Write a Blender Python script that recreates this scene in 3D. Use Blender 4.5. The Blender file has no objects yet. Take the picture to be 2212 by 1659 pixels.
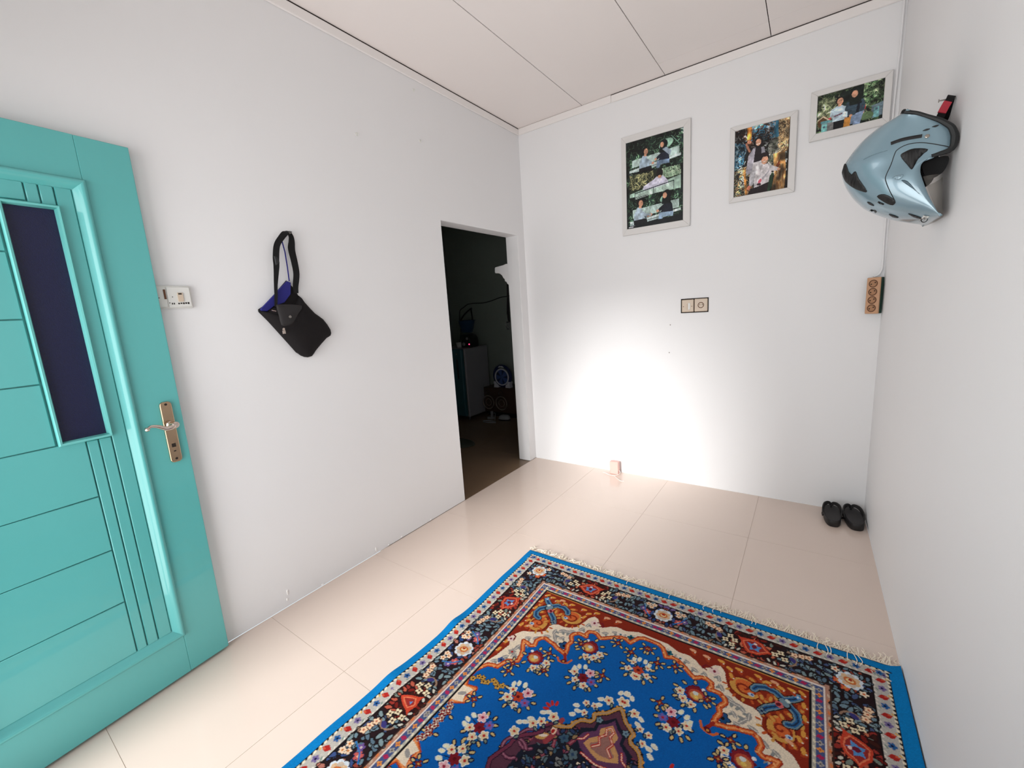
import bpy, math, random
import numpy as np
from mathutils import Vector, Matrix
from mathutils.bvhtree import BVHTree

random.seed(7)
rng = np.random.default_rng(7)
SC = bpy.context.scene
COL = SC.collection
PI = math.pi

# ------------------------------------------------------------------ camera
cam_d = bpy.data.cameras.new('camera')
cam_d.sensor_fit = 'HORIZONTAL'; cam_d.sensor_width = 36.0
cam_d.lens = 905.16 * 36.0 / 2212.0
cam_d.clip_start = 0.02
cam = bpy.data.objects.new('camera', cam_d); COL.objects.link(cam)
cam.location = (2.01947, -3.13792, 1.35)
cam.rotation_euler = (1.399749, 0.062931, 0.609698)
SC.camera = cam

# ------------------------------------------------------------------ room measures (metres)
W = 2.348            # right wall
HC = 2.812           # ceiling
YF = -3.42           # front wall, behind the camera
WT = 0.122           # wall thickness
DY0, DY1, DZ = -1.0, -0.10, 1.972   # opening in the left wall
XR, YR0, YR1 = -2.35, -1.7, 1.52    # the dark room beyond

# ------------------------------------------------------------------ light
world = bpy.data.worlds.new('sky'); SC.world = world; world.use_nodes = True
wn = world.node_tree.nodes['Background']
wn.inputs[0].default_value = (0.80, 0.90, 1.0, 1); wn.inputs[1].default_value = 1.0

def sun(name, direction, strength, angle, col):
    d = bpy.data.lights.new(name, 'SUN'); d.energy = strength; d.angle = math.radians(angle); d.color = col
    o = bpy.data.objects.new(name, d); COL.objects.link(o)
    o.rotation_euler = Vector(direction).to_track_quat('-Z', 'Y').to_euler()
    return o
def area(name, loc, direction, sx, sy, power, col, spread=180):
    d = bpy.data.lights.new(name, 'AREA'); d.shape = 'RECTANGLE'; d.size = sx; d.size_y = sy
    d.energy = power; d.color = col; d.spread = math.radians(spread)
    o = bpy.data.objects.new(name, d); COL.objects.link(o); o.location = loc
    o.rotation_euler = Vector(direction).to_track_quat('-Z', 'Y').to_euler()
    return o
# hazy low sun that comes in through the open entrance door
sun('sun', (0.085, 1.0, -0.35), 5.4, 22, (1.0, 0.985, 0.965))
# daylight in the entrance doorway and added fill light at a made-up front window
area('doorway_daylight', (0.54, YF - 0.02, 1.05), (0.10, 1, 0.10), 0.80, 1.95, 13.5, (1.0, 0.985, 0.975), 140)
area('added_window_fill', (1.70, YF - 0.02, 1.50), (-0.05, 1, 0.30), 1.0, 1.2, 16, (1.0, 0.985, 0.975), 140)
SC.view_settings.view_transform = 'Standard'
SC.view_settings.look = 'None'
SC.view_settings.gamma = 1.0
SC.view_settings.use_curve_mapping = False
SC.view_settings.exposure = 0.06

# ------------------------------------------------------------------ helpers
def lin(c):
    return tuple(((v/255.)/12.92 if v/255. <= 0.04045 else (((v/255.)+0.055)/1.055)**2.4) for v in c)

def mat(name, rgb, rough=0.6, metal=0.0, var=0.0, vscale=6.0, bump=0.0, bscale=60.0, spec=0.5, stretch=None, coat=0.0, trans=0.0, emit=None):
    m = bpy.data.materials.new(name); m.use_nodes = True
    nt = m.node_tree; b = nt.nodes['Principled BSDF']
    c = lin(rgb)
    b.inputs['Base Color'].default_value = (*c, 1)
    b.inputs['Roughness'].default_value = rough
    b.inputs['Metallic'].default_value = metal
    b.inputs['Specular IOR Level'].default_value = spec
    b.inputs['Coat Weight'].default_value = coat
    b.inputs['Transmission Weight'].default_value = trans
    if emit:
        b.inputs['Emission Color'].default_value = (*lin(emit[0]), 1); b.inputs['Emission Strength'].default_value = emit[1]
    if var or bump:
        tc = nt.nodes.new('ShaderNodeTexCoord'); mp = nt.nodes.new('ShaderNodeMapping')
        nt.links.new(tc.outputs['Object'], mp.inputs[0])
        if stretch: mp.inputs['Scale'].default_value = stretch
    if var:
        n = nt.nodes.new('ShaderNodeTexNoise'); n.inputs['Scale'].default_value = vscale; n.inputs['Detail'].default_value = 5
        nt.links.new(mp.outputs[0], n.inputs['Vector'])
        mx = nt.nodes.new('ShaderNodeMix'); mx.data_type = 'RGBA'
        mx.inputs[6].default_value = (*[max(0, v*(1-var)) for v in c], 1)
        mx.inputs[7].default_value = (*[min(1, v*(1+var)) for v in c], 1)
        nt.links.new(n.outputs[0], mx.inputs[0]); nt.links.new(mx.outputs[2], b.inputs['Base Color'])
    if bump:
        n2 = nt.nodes.new('ShaderNodeTexNoise'); n2.inputs['Scale'].default_value = bscale; n2.inputs['Detail'].default_value = 4
        nt.links.new(mp.outputs[0], n2.inputs['Vector'])
        bp = nt.nodes.new('ShaderNodeBump'); bp.inputs['Strength'].default_value = bump; bp.inputs['Distance'].default_value = 0.003
        nt.links.new(n2.outputs[0], bp.inputs['Height']); nt.links.new(bp.outputs[0], b.inputs['Normal'])
    return m

def mat_attr(name, attr, rough=0.8, spec=0.3, bump=0.0, bscale=400, coat=0.0, sheen=0.0):
    m = bpy.data.materials.new(name); m.use_nodes = True
    nt = m.node_tree; b = nt.nodes['Principled BSDF']
    a = nt.nodes.new('ShaderNodeAttribute'); a.attribute_name = attr
    nt.links.new(a.outputs['Color'], b.inputs['Base Color'])
    b.inputs['Roughness'].default_value = rough; b.inputs['Specular IOR Level'].default_value = spec
    b.inputs['Coat Weight'].default_value = coat
    b.inputs['Sheen Weight'].default_value = sheen
    if bump:
        tc = nt.nodes.new('ShaderNodeTexCoord'); n2 = nt.nodes.new('ShaderNodeTexNoise'); n2.inputs['Scale'].default_value = bscale
        nt.links.new(tc.outputs['Object'], n2.inputs['Vector'])
        bp = nt.nodes.new('ShaderNodeBump'); bp.inputs['Strength'].default_value = bump; bp.inputs['Distance'].default_value = 0.002
        nt.links.new(n2.outputs[0], bp.inputs['Height']); nt.links.new(bp.outputs[0], b.inputs['Normal'])
    return m

ORG = {}
def tag(o, label=None, cat=None, group=None, kind=None):
    if label: o['label'] = label
    if cat: o['category'] = cat
    if group: o['group'] = group
    if kind: o['kind'] = kind
    return o
def thing(name, loc, label, cat, group=None, kind=None):
    o = bpy.data.objects.new(name, None); COL.objects.link(o); o.location = loc; o.empty_display_size = 0.05
    ORG[o.name] = Vector(loc)
    return tag(o, label, cat, group, kind)

def link_mesh(name, verts, faces, m, parent=None, smooth=False, bevel=0.0, bseg=2, angle=35):
    V = np.array(verts, float)
    if parent is not None: org = np.array(ORG[parent.name])
    else:
        lo, hi = V.min(0), V.max(0); org = np.array([(lo[0]+hi[0])/2, (lo[1]+hi[1])/2, lo[2]])
    me = bpy.data.meshes.new(name); me.from_pydata((V-org).tolist(), [], [list(f) for f in faces]); me.update()
    if m: me.materials.append(m)
    o = bpy.data.objects.new(name, me); COL.objects.link(o)
    ORG[o.name] = Vector(org)
    if parent is not None: o.parent = parent
    else: o.location = org
    if smooth:
        for p in me.polygons: p.use_smooth = True
        if smooth != 'all':
            try: me.set_sharp_from_angle(angle=math.radians(angle))
            except Exception: pass
    if bevel:
        md = o.modifiers.new('bevel', 'BEVEL'); md.width = bevel; md.segments = bseg; md.limit_method = 'ANGLE'; md.angle_limit = math.radians(40)
        for p in me.polygons: p.use_smooth = True
        try: me.set_sharp_from_angle(angle=math.radians(60))
        except Exception: pass
    return o

class MB:
    def __init__(s, xf=None): s.v = []; s.f = []; s.xf = xf
    def add(s, vs, fs):
        k = len(s.v)
        s.v += [tuple(s.xf(p)) if s.xf else tuple(p) for p in vs]; s.f += [tuple(i+k for i in f) for f in fs]; return s
    def box(s, x0, x1, y0, y1, z0, z1):
        vs = [(x0,y0,z0),(x1,y0,z0),(x1,y1,z0),(x0,y1,z0),(x0,y0,z1),(x1,y0,z1),(x1,y1,z1),(x0,y1,z1)]
        return s.add(vs, [(0,3,2,1),(4,5,6,7),(0,1,5,4),(1,2,6,5),(2,3,7,6),(3,0,4,7)])
    def prism(s, poly, axis, a, b):
        # poly in the two remaining axes (in xyz order), extruded along axis from a to b
        n = len(poly)
        def mk(p, t):
            q = list(p); q.insert(axis, t); return tuple(q)
        vs = [mk(p, a) for p in poly] + [mk(p, b) for p in poly]
        fs = [tuple(range(n)), tuple(range(2*n-1, n-1, -1))] + [(i, n+i, n+(i+1) % n, (i+1) % n) for i in range(n)]
        return s.add(vs, fs)
    def tube(s, path, r, seg=8, caps=True):
        P = [Vector(p) for p in path]; n = len(P); R = r if hasattr(r, '__len__') else [r]*n
        vs = []; prev = None
        for i in range(n):
            t = (P[min(i+1, n-1)] - P[max(i-1, 0)]).normalized()
            if prev is None:
                ref = Vector((0,0,1)) if abs(t.z) < 0.9 else Vector((1,0,0)); a = t.cross(ref).normalized()
            else:
                a = (prev - t*prev.dot(t)).normalized()
            prev = a; b = t.cross(a)
            for k in range(seg):
                w = 2*PI*k/seg; vs.append(tuple(P[i] + (math.cos(w)*a + math.sin(w)*b)*float(R[i])))
        fs = [(i*seg+k, i*seg+(k+1) % seg, (i+1)*seg+(k+1) % seg, (i+1)*seg+k) for i in range(n-1) for k in range(seg)]
        if caps: fs += [tuple(range(seg-1, -1, -1)), tuple((n-1)*seg+k for k in range(seg))]
        return s.add(vs, fs)
    def ribbon(s, path, wdir, width, thick):
        P = [Vector(p) for p in path]; n = len(P); vs = []
        for i in range(n):
            t = (P[min(i+1, n-1)] - P[max(i-1, 0)]).normalized()
            wd = wdir[i] if isinstance(wdir, list) else wdir
            wv = Vector(wd); wv = (wv - t*wv.dot(t)).normalized(); nv = t.cross(wv).normalized()
            ww = width[i] if hasattr(width, '__len__') else width
            for (a, b) in ((-1,-1),(1,-1),(1,1),(-1,1)):
                vs.append(tuple(P[i] + wv*a*ww/2 + nv*b*thick/2))
        fs = [(i*4+k, i*4+(k+1) % 4, (i+1)*4+(k+1) % 4, (i+1)*4+k) for i in range(n-1) for k in range(4)] + [(3,2,1,0), tuple((n-1)*4+k for k in range(4))]
        return s.add(vs, fs)
    def lathe(s, prof, origin, axis, seg=24, cap=True):
        ax = Vector(axis).normalized(); ref = Vector((0,0,1)) if abs(ax.z) < 0.9 else Vector((1,0,0))
        a = ax.cross(ref).normalized(); b = ax.cross(a); O = Vector(origin); vs = []
        for (r, h) in prof:
            for k in range(seg):
                w = 2*PI*k/seg; vs.append(tuple(O + ax*float(h) + (math.cos(w)*a + math.sin(w)*b)*float(r)))
        n = len(prof)
        fs = [(i*seg+k, i*seg+(k+1) % seg, (i+1)*seg+(k+1) % seg, (i+1)*seg+k) for i in range(n-1) for k in range(seg)]
        if cap: fs += [tuple(range(seg-1, -1, -1)), tuple((n-1)*seg+k for k in range(seg))]
        return s.add(vs, fs)
    def torus(s, c, axis, R, r, seg=28, rs=8, arc=(0, 2*PI)):
        ax = Vector(axis).normalized(); ref = Vector((0,0,1)) if abs(ax.z) < 0.9 else Vector((1,0,0))
        a = ax.cross(ref).normalized(); b = ax.cross(a); C = Vector(c)
        full = abs(arc[1]-arc[0]-2*PI) < 1e-6
        pts = [C + (math.cos(w)*a + math.sin(w)*b)*R for w in [float(q) for q in np.linspace(arc[0], arc[1], seg+1)]]
        return s.tube(pts, r, rs)
    def cushion(s, poly, axis, a, h, rings=6, p=2.2, keep=0.0):
        # puffed shape over an outline: base plane at a, rises by h along axis
        n = len(poly); C = np.mean(np.array(poly), axis=0); vs = []
        def mk(q, t):
            q = list(q); q.insert(axis, t); return tuple(q)
        for k in range(rings+1):
            t = k/rings
            sc = math.cos(t*PI/2)**0.55 if k < rings else 0.0
            hh = h*math.sin(t*PI/2)
            if k == rings: break
            for q in poly:
                vs.append(mk((C[0]+(q[0]-C[0])*sc, C[1]+(q[1]-C[1])*sc), a+hh))
        vs.append(mk(C, a+h)); fs = []
        for k in range(rings-1):
            for i in range(n): fs.append((k*n+i, k*n+(i+1) % n, (k+1)*n+(i+1) % n, (k+1)*n+i))
        top = len(vs)-1
        for i in range(n): fs.append(((rings-1)*n+i, (rings-1)*n+(i+1) % n, top))
        fs.append(tuple(range(n-1, -1, -1)))
        return s.add(vs, fs)
    def build(s, name, m, parent=None, **k): return link_mesh(name, s.v, s.f, m, parent, **k)

def smooth_path(P, n=6):
    P = [Vector(p) for p in P]; out = []
    for i in range(len(P)-1):
        p0 = P[max(i-1, 0)]; p1 = P[i]; p2 = P[i+1]; p3 = P[min(i+2, len(P)-1)]
        for k in range(n):
            t = k/n
            out.append(0.5*((2*p1) + (-p0+p2)*t + (2*p0-5*p1+4*p2-p3)*t*t + (-p0+3*p1-3*p2+p3)*t**3))
    out.append(P[-1]); return [tuple(p) for p in out]
def smooth_poly(poly, n=4):
    P = [Vector((*p, 0)) for p in poly]; m = len(P); out = []
    for i in range(m):
        p0, p1, p2, p3 = P[i-1], P[i], P[(i+1) % m], P[(i+2) % m]
        for k in range(n):
            t = k/n; q = 0.5*((2*p1) + (-p0+p2)*t + (2*p0-5*p1+4*p2-p3)*t*t + (-p0+3*p1-3*p2+p3)*t**3)
            out.append((q.x, q.y))
    return out

# ------------------------------------------------------------------ materials
M = {}
M['wall'] = mat('white_wall_paint', (237, 237, 238), 0.55, var=0.015, vscale=2.5, bump=0.16, bscale=26, spec=0.35, stretch=(1, 1, 0.5))
M['wall2'] = mat('grey_green_wall_paint', (150, 160, 152), 0.7, var=0.03, vscale=3, bump=0.1, bscale=30)
M['ceil'] = mat('ceiling_board_paint', (243, 236, 233), 0.6, var=0.02, vscale=1.7, bump=0.05, bscale=14)
M['trim'] = mat('ceiling_trim_paint', (241, 237, 235), 0.5, var=0.02, vscale=5)
M['gap'] = mat('dark_ceiling_void', (46, 38, 34), 0.9)
M['tile'] = mat('beige_polished_tile', (222, 204, 192), 0.16, var=0.02, vscale=3.0, bump=0.02, bscale=5, spec=0.55)
M['grout'] = mat('tile_grout', (196, 178, 164), 0.8)
M['teal'] = mat('turquoise_door_paint', (92, 182, 180), 0.36, var=0.03, vscale=4, bump=0.07, bscale=30, stretch=(1, 1, 0.25), coat=0.5)
M['teal_lt'] = mat('turquoise_moulding_paint', (112, 198, 194), 0.3, var=0.02, vscale=8)
M['blue_glass'] = mat('dark_blue_frosted_glass', (15, 20, 60), 0.32, var=0.6, vscale=330, bump=0.6, bscale=300, spec=0.5)
M['brass'] = mat('brushed_nickel_brass', (186, 160, 132), 0.22, metal=1.0, var=0.06, vscale=30)
M['chrome'] = mat('polished_handle_metal', (214, 200, 190), 0.12, metal=1.0)
M['hole'] = mat('dark_hole', (36, 28, 22), 0.9)
M['blackcloth'] = mat('black_bag_cloth', (26, 23, 24), 0.85, var=0.15, vscale=60, bump=0.25, bscale=420, spec=0.2)
M['blackstrap'] = mat('black_webbing', (20, 19, 20), 0.8, bump=0.3, bscale=500, spec=0.25)
M['bluecloth'] = mat('royal_blue_lining', (30, 30, 116), 0.8, var=0.1, vscale=30)
M['cream_pl'] = mat('ivory_switch_plastic', (206, 188, 168), 0.4)
M['tan_pl'] = mat('tan_socket_plastic', (196, 152, 118), 0.4, var=0.05, vscale=25)
M['white_pl'] = mat('white_plastic', (222, 222, 218), 0.4)
M['green_pl'] = mat('dark_green_plastic', (20, 62, 48), 0.5)
M['brown_sock'] = mat('brown_socket_well', (98, 62, 38), 0.6)
M['frame'] = mat('white_picture_frame', (222, 220, 218), 0.45, var=0.015, vscale=20)
M['helmet'] = mat('pale_blue_metallic_helmet_paint', (126, 152, 164), 0.27, metal=0.25, var=0.02, vscale=20, coat=0.6)
M['black_rub'] = mat('black_rubber', (22, 24, 25), 0.6)
M['vent'] = mat('black_vent_mesh', (20, 20, 21), 0.55)
M['liner'] = mat('black_foam_liner', (16, 16, 17), 0.9)
M['red'] = mat('red_strap_label', (178, 44, 60), 0.5)
M['sandal'] = mat('black_sandal_rubber', (26, 24, 25), 0.55, var=0.1, vscale=30)
M['footbed'] = mat('charcoal_footbed', (44, 42, 43), 0.75)
M['pink'] = mat('pale_pink_box', (222, 178, 168), 0.5)
M['whitecable'] = mat('white_cable', (236, 228, 222), 0.4)
M['fringe'] = mat('cream_cotton_fringe', (246, 234, 216), 0.85, var=0.08, vscale=40)
M['fr_body'] = mat('refrigerator_grey_side', (150, 150, 156), 0.45)
M['fr_door'] = mat('refrigerator_teal_door', (46, 92, 104), 0.35)
M['black_pl'] = mat('black_plastic', (24, 25, 27), 0.4)
M['grey_pl'] = mat('grey_plastic', (140, 142, 148), 0.45)
M['led'] = mat('red_indicator_light', (220, 40, 80), 0.4, emit=((255, 60, 110), 2.5))
M['fan_blue'] = mat('blue_fan_grille', (70, 92, 150), 0.4)
M['fan_navy'] = mat('navy_fan_ring', (28, 42, 84), 0.4)
M['fan_white'] = mat('white_fan_housing', (205, 205, 216), 0.4)
M['wood_dk'] = mat('dark_wood_speaker_box', (66, 46, 36), 0.5, var=0.2, vscale=12, stretch=(1, 1, 6))
M['cone'] = mat('speaker_cone', (44, 38, 36), 0.6)
M['silver'] = mat('silver_ring', (170, 160, 150), 0.3, metal=0.7)
M['mat_dk'] = mat('dark_green_mat', (48, 52, 42), 0.9, bump=0.4, bscale=300)
M['bucket'] = mat('dark_blue_plastic', (40, 78, 118), 0.4)
M['steel'] = mat('steel_nail', (150, 145, 140), 0.35, metal=1.0)
def visor_mat():
    m = bpy.data.materials.new('smoked_clear_visor'); m.use_nodes = True; nt = m.node_tree
    b = nt.nodes['Principled BSDF']; b.inputs['Base Color'].default_value = (*lin((150, 145, 138)), 1); b.inputs['Roughness'].default_value = 0.08
    tr = nt.nodes.new('ShaderNodeBsdfTransparent'); tr.inputs[0].default_value = (0.80, 0.79, 0.77, 1)
    mx = nt.nodes.new('ShaderNodeMixShader'); mx.inputs[0].default_value = 0.22
    nt.links.new(tr.outputs[0], mx.inputs[1]); nt.links.new(b.outputs[0], mx.inputs[2])
    nt.links.new(mx.outputs[0], nt.nodes['Material Output'].inputs['Surface']); return m
M['visor'] = visor_mat()

# ------------------------------------------------------------------ room shell
def struct(o, label, cat): return tag(o, label, cat, None, 'structure')

# left wall with the doorway opening
mb = MB(); mb.prism([(YF-0.12, 0), (DY0, 0), (DY0, DZ), (DY1, DZ), (DY1, 0), (YR1+0.1, 0), (YR1+0.1, HC+0.1), (YF-0.12, HC+0.1)], 0, -WT, 0.0)
wl = struct(mb.build('wall_left', M['wall'], bevel=0.003, bseg=1), 'white painted left wall with a dark doorway opening', 'wall')
mb = MB(); mb.box(0.0, W+0.12, 0.0, 0.12, 0, HC+0.1)
struct(mb.build('wall_back', M['wall']), 'white back wall with three framed photographs', 'wall')
mb = MB(); mb.box(W, W+0.12, YF-0.12, 0.0, 0, HC+0.1)
struct(mb.build('wall_right', M['wall']), 'white right wall with the hanging helmet', 'wall')
# front wall behind the camera: entrance doorway and an added window opening
mb = MB()
mb.box(0.0, 0.12, YF-0.12, YF, 0, HC+0.1); mb.box(0.12, 0.96, YF-0.12, YF, 2.04, HC+0.1)
mb.box(0.96, 1.18, YF-0.12, YF, 0, HC+0.1); mb.box(1.18, 2.22, YF-0.12, YF, 0, 0.88)
mb.box(1.18, 2.22, YF-0.12, YF, 2.12, HC+0.1); mb.box(2.22, W, YF-0.12, YF, 0, HC+0.1)
struct(mb.build('wall_front', M['wall']), 'white front wall with the entrance doorway', 'wall')
# shallow plaster bracket on the far door jamb
prof = [(-0.116, 1.755), (-0.135, 1.757), (-0.165, 1.750), (-0.215, 1.745), (-0.252, 1.742), (-0.258, 1.735), (-0.261, 1.70), (-0.254, 1.690), (-0.225, 1.688), (-0.205, 1.680), (-0.185, 1.664), (-0.172, 1.640), (-0.160, 1.632), (-0.158, 1.612), (-0.142, 1.606), (-0.135, 1.588), (-0.116, 1.578)]
mb = MB(); mb.prism(prof, 1, DY1, DY1+0.09)
tr3 = mb.build('trim_3', M['wall'], bevel=0.002, bseg=1); struct(tr3, 'white plaster bracket on the edge of the doorway', 'trim')

# floor: slab plus tiles
def tiles(name, label, xs, ys, z, th, m, grout, parent_label):
    mb = MB(); mb.box(xs[0], xs[-1], ys[0], ys[-1], -0.06, z-0.0012)
    root = struct(mb.build(name, grout), label, parent_label)
    mesh_cache = {}
    org = ORG[root.name]
    for i in range(len(xs)-1):
        for j in range(len(ys)-1):
            w, d = round(xs[i+1]-xs[i], 4), round(ys[j+1]-ys[j], 4); g = 0.0007
            if (w, d) not in mesh_cache:
                b = MB(); b.box(-w/2+g, w/2-g, -d/2+g, d/2-g, -th, 0)
                me = bpy.data.meshes.new('tile'); me.from_pydata(b.v, [], b.f); me.update(); me.materials.append(m); mesh_cache[(w, d)] = me
            o = bpy.data.objects.new('tile', mesh_cache[(w, d)]); COL.objects.link(o); o.parent = root
            o.location = Vector(((xs[i]+xs[i+1])/2, (ys[j]+ys[j+1])/2, z)) - org
            ORG[o.name] = org + o.location
    return root
xs = [0.0, 0.588, 1.190, 1.794, W]
ys = [YF, -2.985, -2.392, -1.800, -1.205, -0.612, 0.0]
floor = tiles('floor', 'glossy beige floor of large square tiles', xs, ys, 0.0, 0.008, M['tile'], M['grout'], 'floor')
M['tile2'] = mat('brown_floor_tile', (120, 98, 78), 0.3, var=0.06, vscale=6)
xs2 = [XR, -1.922, -1.322, -0.722, 0.0]; ys2 = [YR0, -1.205, -0.612, 0.0, 0.6, 1.2, YR1]
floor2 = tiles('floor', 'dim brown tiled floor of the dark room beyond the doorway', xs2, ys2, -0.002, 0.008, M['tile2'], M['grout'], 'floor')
# ceiling boards
mb = MB(); mb.box(XR-0.1, W+0.12, YF-0.12, YR1+0.1, HC+0.012, HC+0.06)
ceil = struct(mb.build('ceiling', M['gap']), 'pale ceiling of flat boards with thin dark joints', 'ceiling')
cx = [0.0, 0.575, 1.172, 1.765, W]; cy = [YF, -2.57, -1.37, -0.172, 0.0]
for i in range(len(cx)-1):
    cyi = [YF, -2.45, 0.0] if i == 0 else ([YF, -1.37, 0.0] if i == 1 else cy)
    for j in range(len(cyi)-1):
        gx, gy = 0.0023, 0.0008
        mb = MB(); mb.box(cx[i]+gx, cx[i+1]-gx, cyi[j]+gy, cyi[j+1]-gy, HC, HC+0.010)
        mb.build('ceiling_board', M['ceil'], ceil)
mb = MB(); mb.box(XR, -WT, YR0, YR1, HC, HC+0.01); mb.build('ceiling_board', M['wall2'], ceil)
# battens along the top of the walls, each with a dark joint above
def batten(name, label, x0, x1, y0, y1, z0, z1):
    mb = MB(); mb.box(x0, x1, y0, y1, z0, z1)
    return struct(mb.build(name, M['trim'], bevel=0.003, bseg=2), label, 'trim')
batten('trim_1', 'pale ceiling batten along the left wall', 0.0, 0.012, YF, -0.012, HC-0.052, HC-0.007)
batten('trim_2', 'pale ceiling batten along the back wall, right part', 0.80, W, -0.012, 0.0, HC-0.052, HC-0.005)
batten('trim_4', 'pale ceiling batten along the back wall, left part', 0.0, 0.799, -0.011, 0.0, HC-0.050, HC-0.0015)
for nm, lb, b in (('trim_5', 'dark joint strip above the left ceiling batten', (0.0, 0.009, YF, -0.012, HC-0.007, HC-0.0002)), ('trim_6', 'dark joint strip above the back ceiling batten', (0.80, W, -0.009, 0.0, HC-0.005, HC-0.0002))):
    mb = MB(); mb.box(*b); struct(mb.build(nm, M['gap']), lb, 'trim')
# the dark room beyond
mb = MB(); mb.box(XR-0.1, -WT, YR1, YR1+0.1, -0.05, HC+0.1)
struct(mb.build('wall_end', M['wall2']), 'grey green end wall of the dark room behind the refrigerator', 'wall')
mb = MB(); mb.box(XR-0.1, XR, YR0-0.1, YR1, -0.05, HC+0.1)
struct(mb.build('wall_far', M['wall2']), 'grey green far wall of the dark room', 'wall')
mb = MB(); mb.box(XR, -WT, YR0-0.1, YR0, -0.05, HC+0.1)
struct(mb.build('wall_near', M['wall2']), 'grey green near wall of the dark room', 'wall')
# porch outside the entrance
mb = MB(); mb.box(-3, 6, -9, YF-0.12, -0.16, -0.06)
struct(mb.build('ground', M['grout']), 'pale paved ground outside the entrance', 'ground')

# ------------------------------------------------------------------ turquoise door
A0 = Vector((0.039, -2.584, 0)); U = Vector((0.0928332, -0.9956817, 0)); N = Vector((0.9956817, 0.0928332, 0))
def dxf(p):   # p = (along width from the free edge, height, out of the face towards the room)
    q = A0 + U*p[0] + N*p[2]; return (q.x, q.y, p[1])
T = 0.034
door = thing('door_1', dxf((0.4, 0.0, -T/2)), 'open turquoise panelled door with a dark blue glass strip', 'door', kind='structure')
def dbox(name, u0, u1, v0, v1, n0, n1, m, bevel=0.0025, parent=door, bseg=2):
    b = MB(dxf); b.box(u0, u1, v0, v1, n0, n1); return b.build(name, m, parent, bevel=bevel, bseg=bseg)
dbox('stile', 0.0, 0.142, 0.012, 2.0, -T, 0, M['teal'])
dbox('stile', 0.658, 0.8, 0.012, 2.0, -T, 0, M['teal'])
dbox('rail', 0.142, 0.658, 1.852, 2.0, -T, 0, M['teal'], 0.0012)
dbox('rail', 0.142, 0.658, 0.012, 0.182, -T, 0, M['teal'], 0.0012)
dbox('backing_panel', 0.142, 0.658, 0.182, 1.852, -T, -0.020, M['teal'], 0)
# moulding round the panel: bolection profile along four sides, mitred
def moulding(name, u0, u1, v0, v1, prof, m, parent=door):
    # prof: list of (inset towards the panel, out)
    sides = [((u0, v0), (u0, v1)), ((u0, v1), (u1, v1)), ((u1, v1), (u1, v0)), ((u1, v0), (u0, v0))]
    cen = ((u0+u1)/2, (v0+v1)/2)
    for (a, b) in sides:
        mbx = MB(dxf); n = len(prof); vs = []
        for c in (a, b):
            for (i, h) in prof:
                vs.append((c[0] + i*(1 if c[0] < cen[0] else -1), c[1] + i*(1 if c[1] < cen[1] else -1), h))
        fs = [(k, k+1, n+k+1, n+k) for k in range(n-1)] + [(n-1, 0, n, 2*n-1), tuple(range(n-1, -1, -1)), tuple(range(n, 2*n))]
        mbx.add(vs, fs); mbx.build(name, m, parent, smooth=True, angle=50)
moulding('moulding', 0.136, 0.664, 0.172, 1.862, [(0, -0.004), (0, 0.006), (0.004, 0.010), (0.010, 0.010), (0.016, 0.006), (0.022, -0.003), (0.032, -0.012), (0.036, -0.018), (0.0, -0.018)], M['teal'])
# boards of the panel, separated by V joints
PB = (-0.020, -0.0115)
g = 0.0016
for (u0, u1) in ((0.170, 0.2125), (0.2125, 0.2465), (0.2465, 0.2775)):
    if u0 > 0.2:
        dbox('board', u0+g, u1-g, 0.205, 1.010, *PB, M['teal'], 0.002, bseg=1); dbox('board', u0+g, u1-g, 1.772, 1.830, *PB, M['teal'], 0.002, bseg=1)
    else:
        dbox('board', u0+g, u1-g, 0.205, 1.830, *PB, M['teal'], 0.002, bseg=1)
vj = [0.205, 0.412, 0.614, 0.815, 1.016, 1.218, 1.420, 1.620, 1.830]
for k in range(8):
    u0 = 0.2775 if k < 4 else 0.346
    dbox('board', u0+g, 0.632, vj[k]+g*0.7, vj[k+1]-g*0.7, *PB, M['teal'], 0.0018, bseg=1)
dbox('board', 0.2775+g, 0.346, 1.776, 1.830, *PB, M['teal'], 0.0018, bseg=1)
# glass strip with its bead
gl = dbox('glass_pane', 0.214, 0.338, 1.022, 1.764, -0.021, -0.017, M['blue_glass'], 0)
gl['label'] = 'dark blue textured glass'
moulding('glazing_bead', 0.2095, 0.342, 1.013, 1.771, [(0, -0.014), (0, -0.002), (0.003, 0.001), (0.008, 0.000), (0.011, -0.008), (0.012, -0.017), (0.0, -0.017)], M['teal_lt'])
# handle
pl_ = [(0.030, 0.874), (0.033, 0.866), (0.040, 0.862), (0.058, 0.862), (0.065, 0.866), (0.068, 0.874), (0.068, 1.086), (0.065, 1.094), (0.058, 1.098), (0.040, 1.098), (0.033, 1.094), (0.030, 1.086)]
b = MB(dxf); b.prism(pl_, 2, -0.001, 0.009); plate = b.build('handle_plate', M['brass'], door, bevel=0.003); plate['label'] = 'brushed metal handle plate'
for (u, v, r) in ((0.049, 1.088, 0.0045), (0.049, 0.876, 0.0045)):
    b = MB(); b.lathe([(r, 0), (r, 0.0012), (r*0.6, 0.0018)], dxf((u, v, 0.0085)), N, 12); b.build('screw', M['hole'], plate)
b = MB(dxf); b.box(0.043, 0.056, 0.922, 0.936, 0.0085, 0.0098); b.build('keyhole', M['hole'], plate)
b = MB(dxf); b.box(0.046, 0.053, 0.904, 0.908, 0.0085, 0.0098); b.build('keyhole', M['hole'], plate)
b = MB(); b.lathe([(0.013, 0), (0.013, 0.006), (0.009, 0.010), (0.008, 0.030)], dxf((0.049, 1.010, 0.008)), N, 18); b.build('handle_neck', M['chrome'], door, smooth=True)
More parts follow.
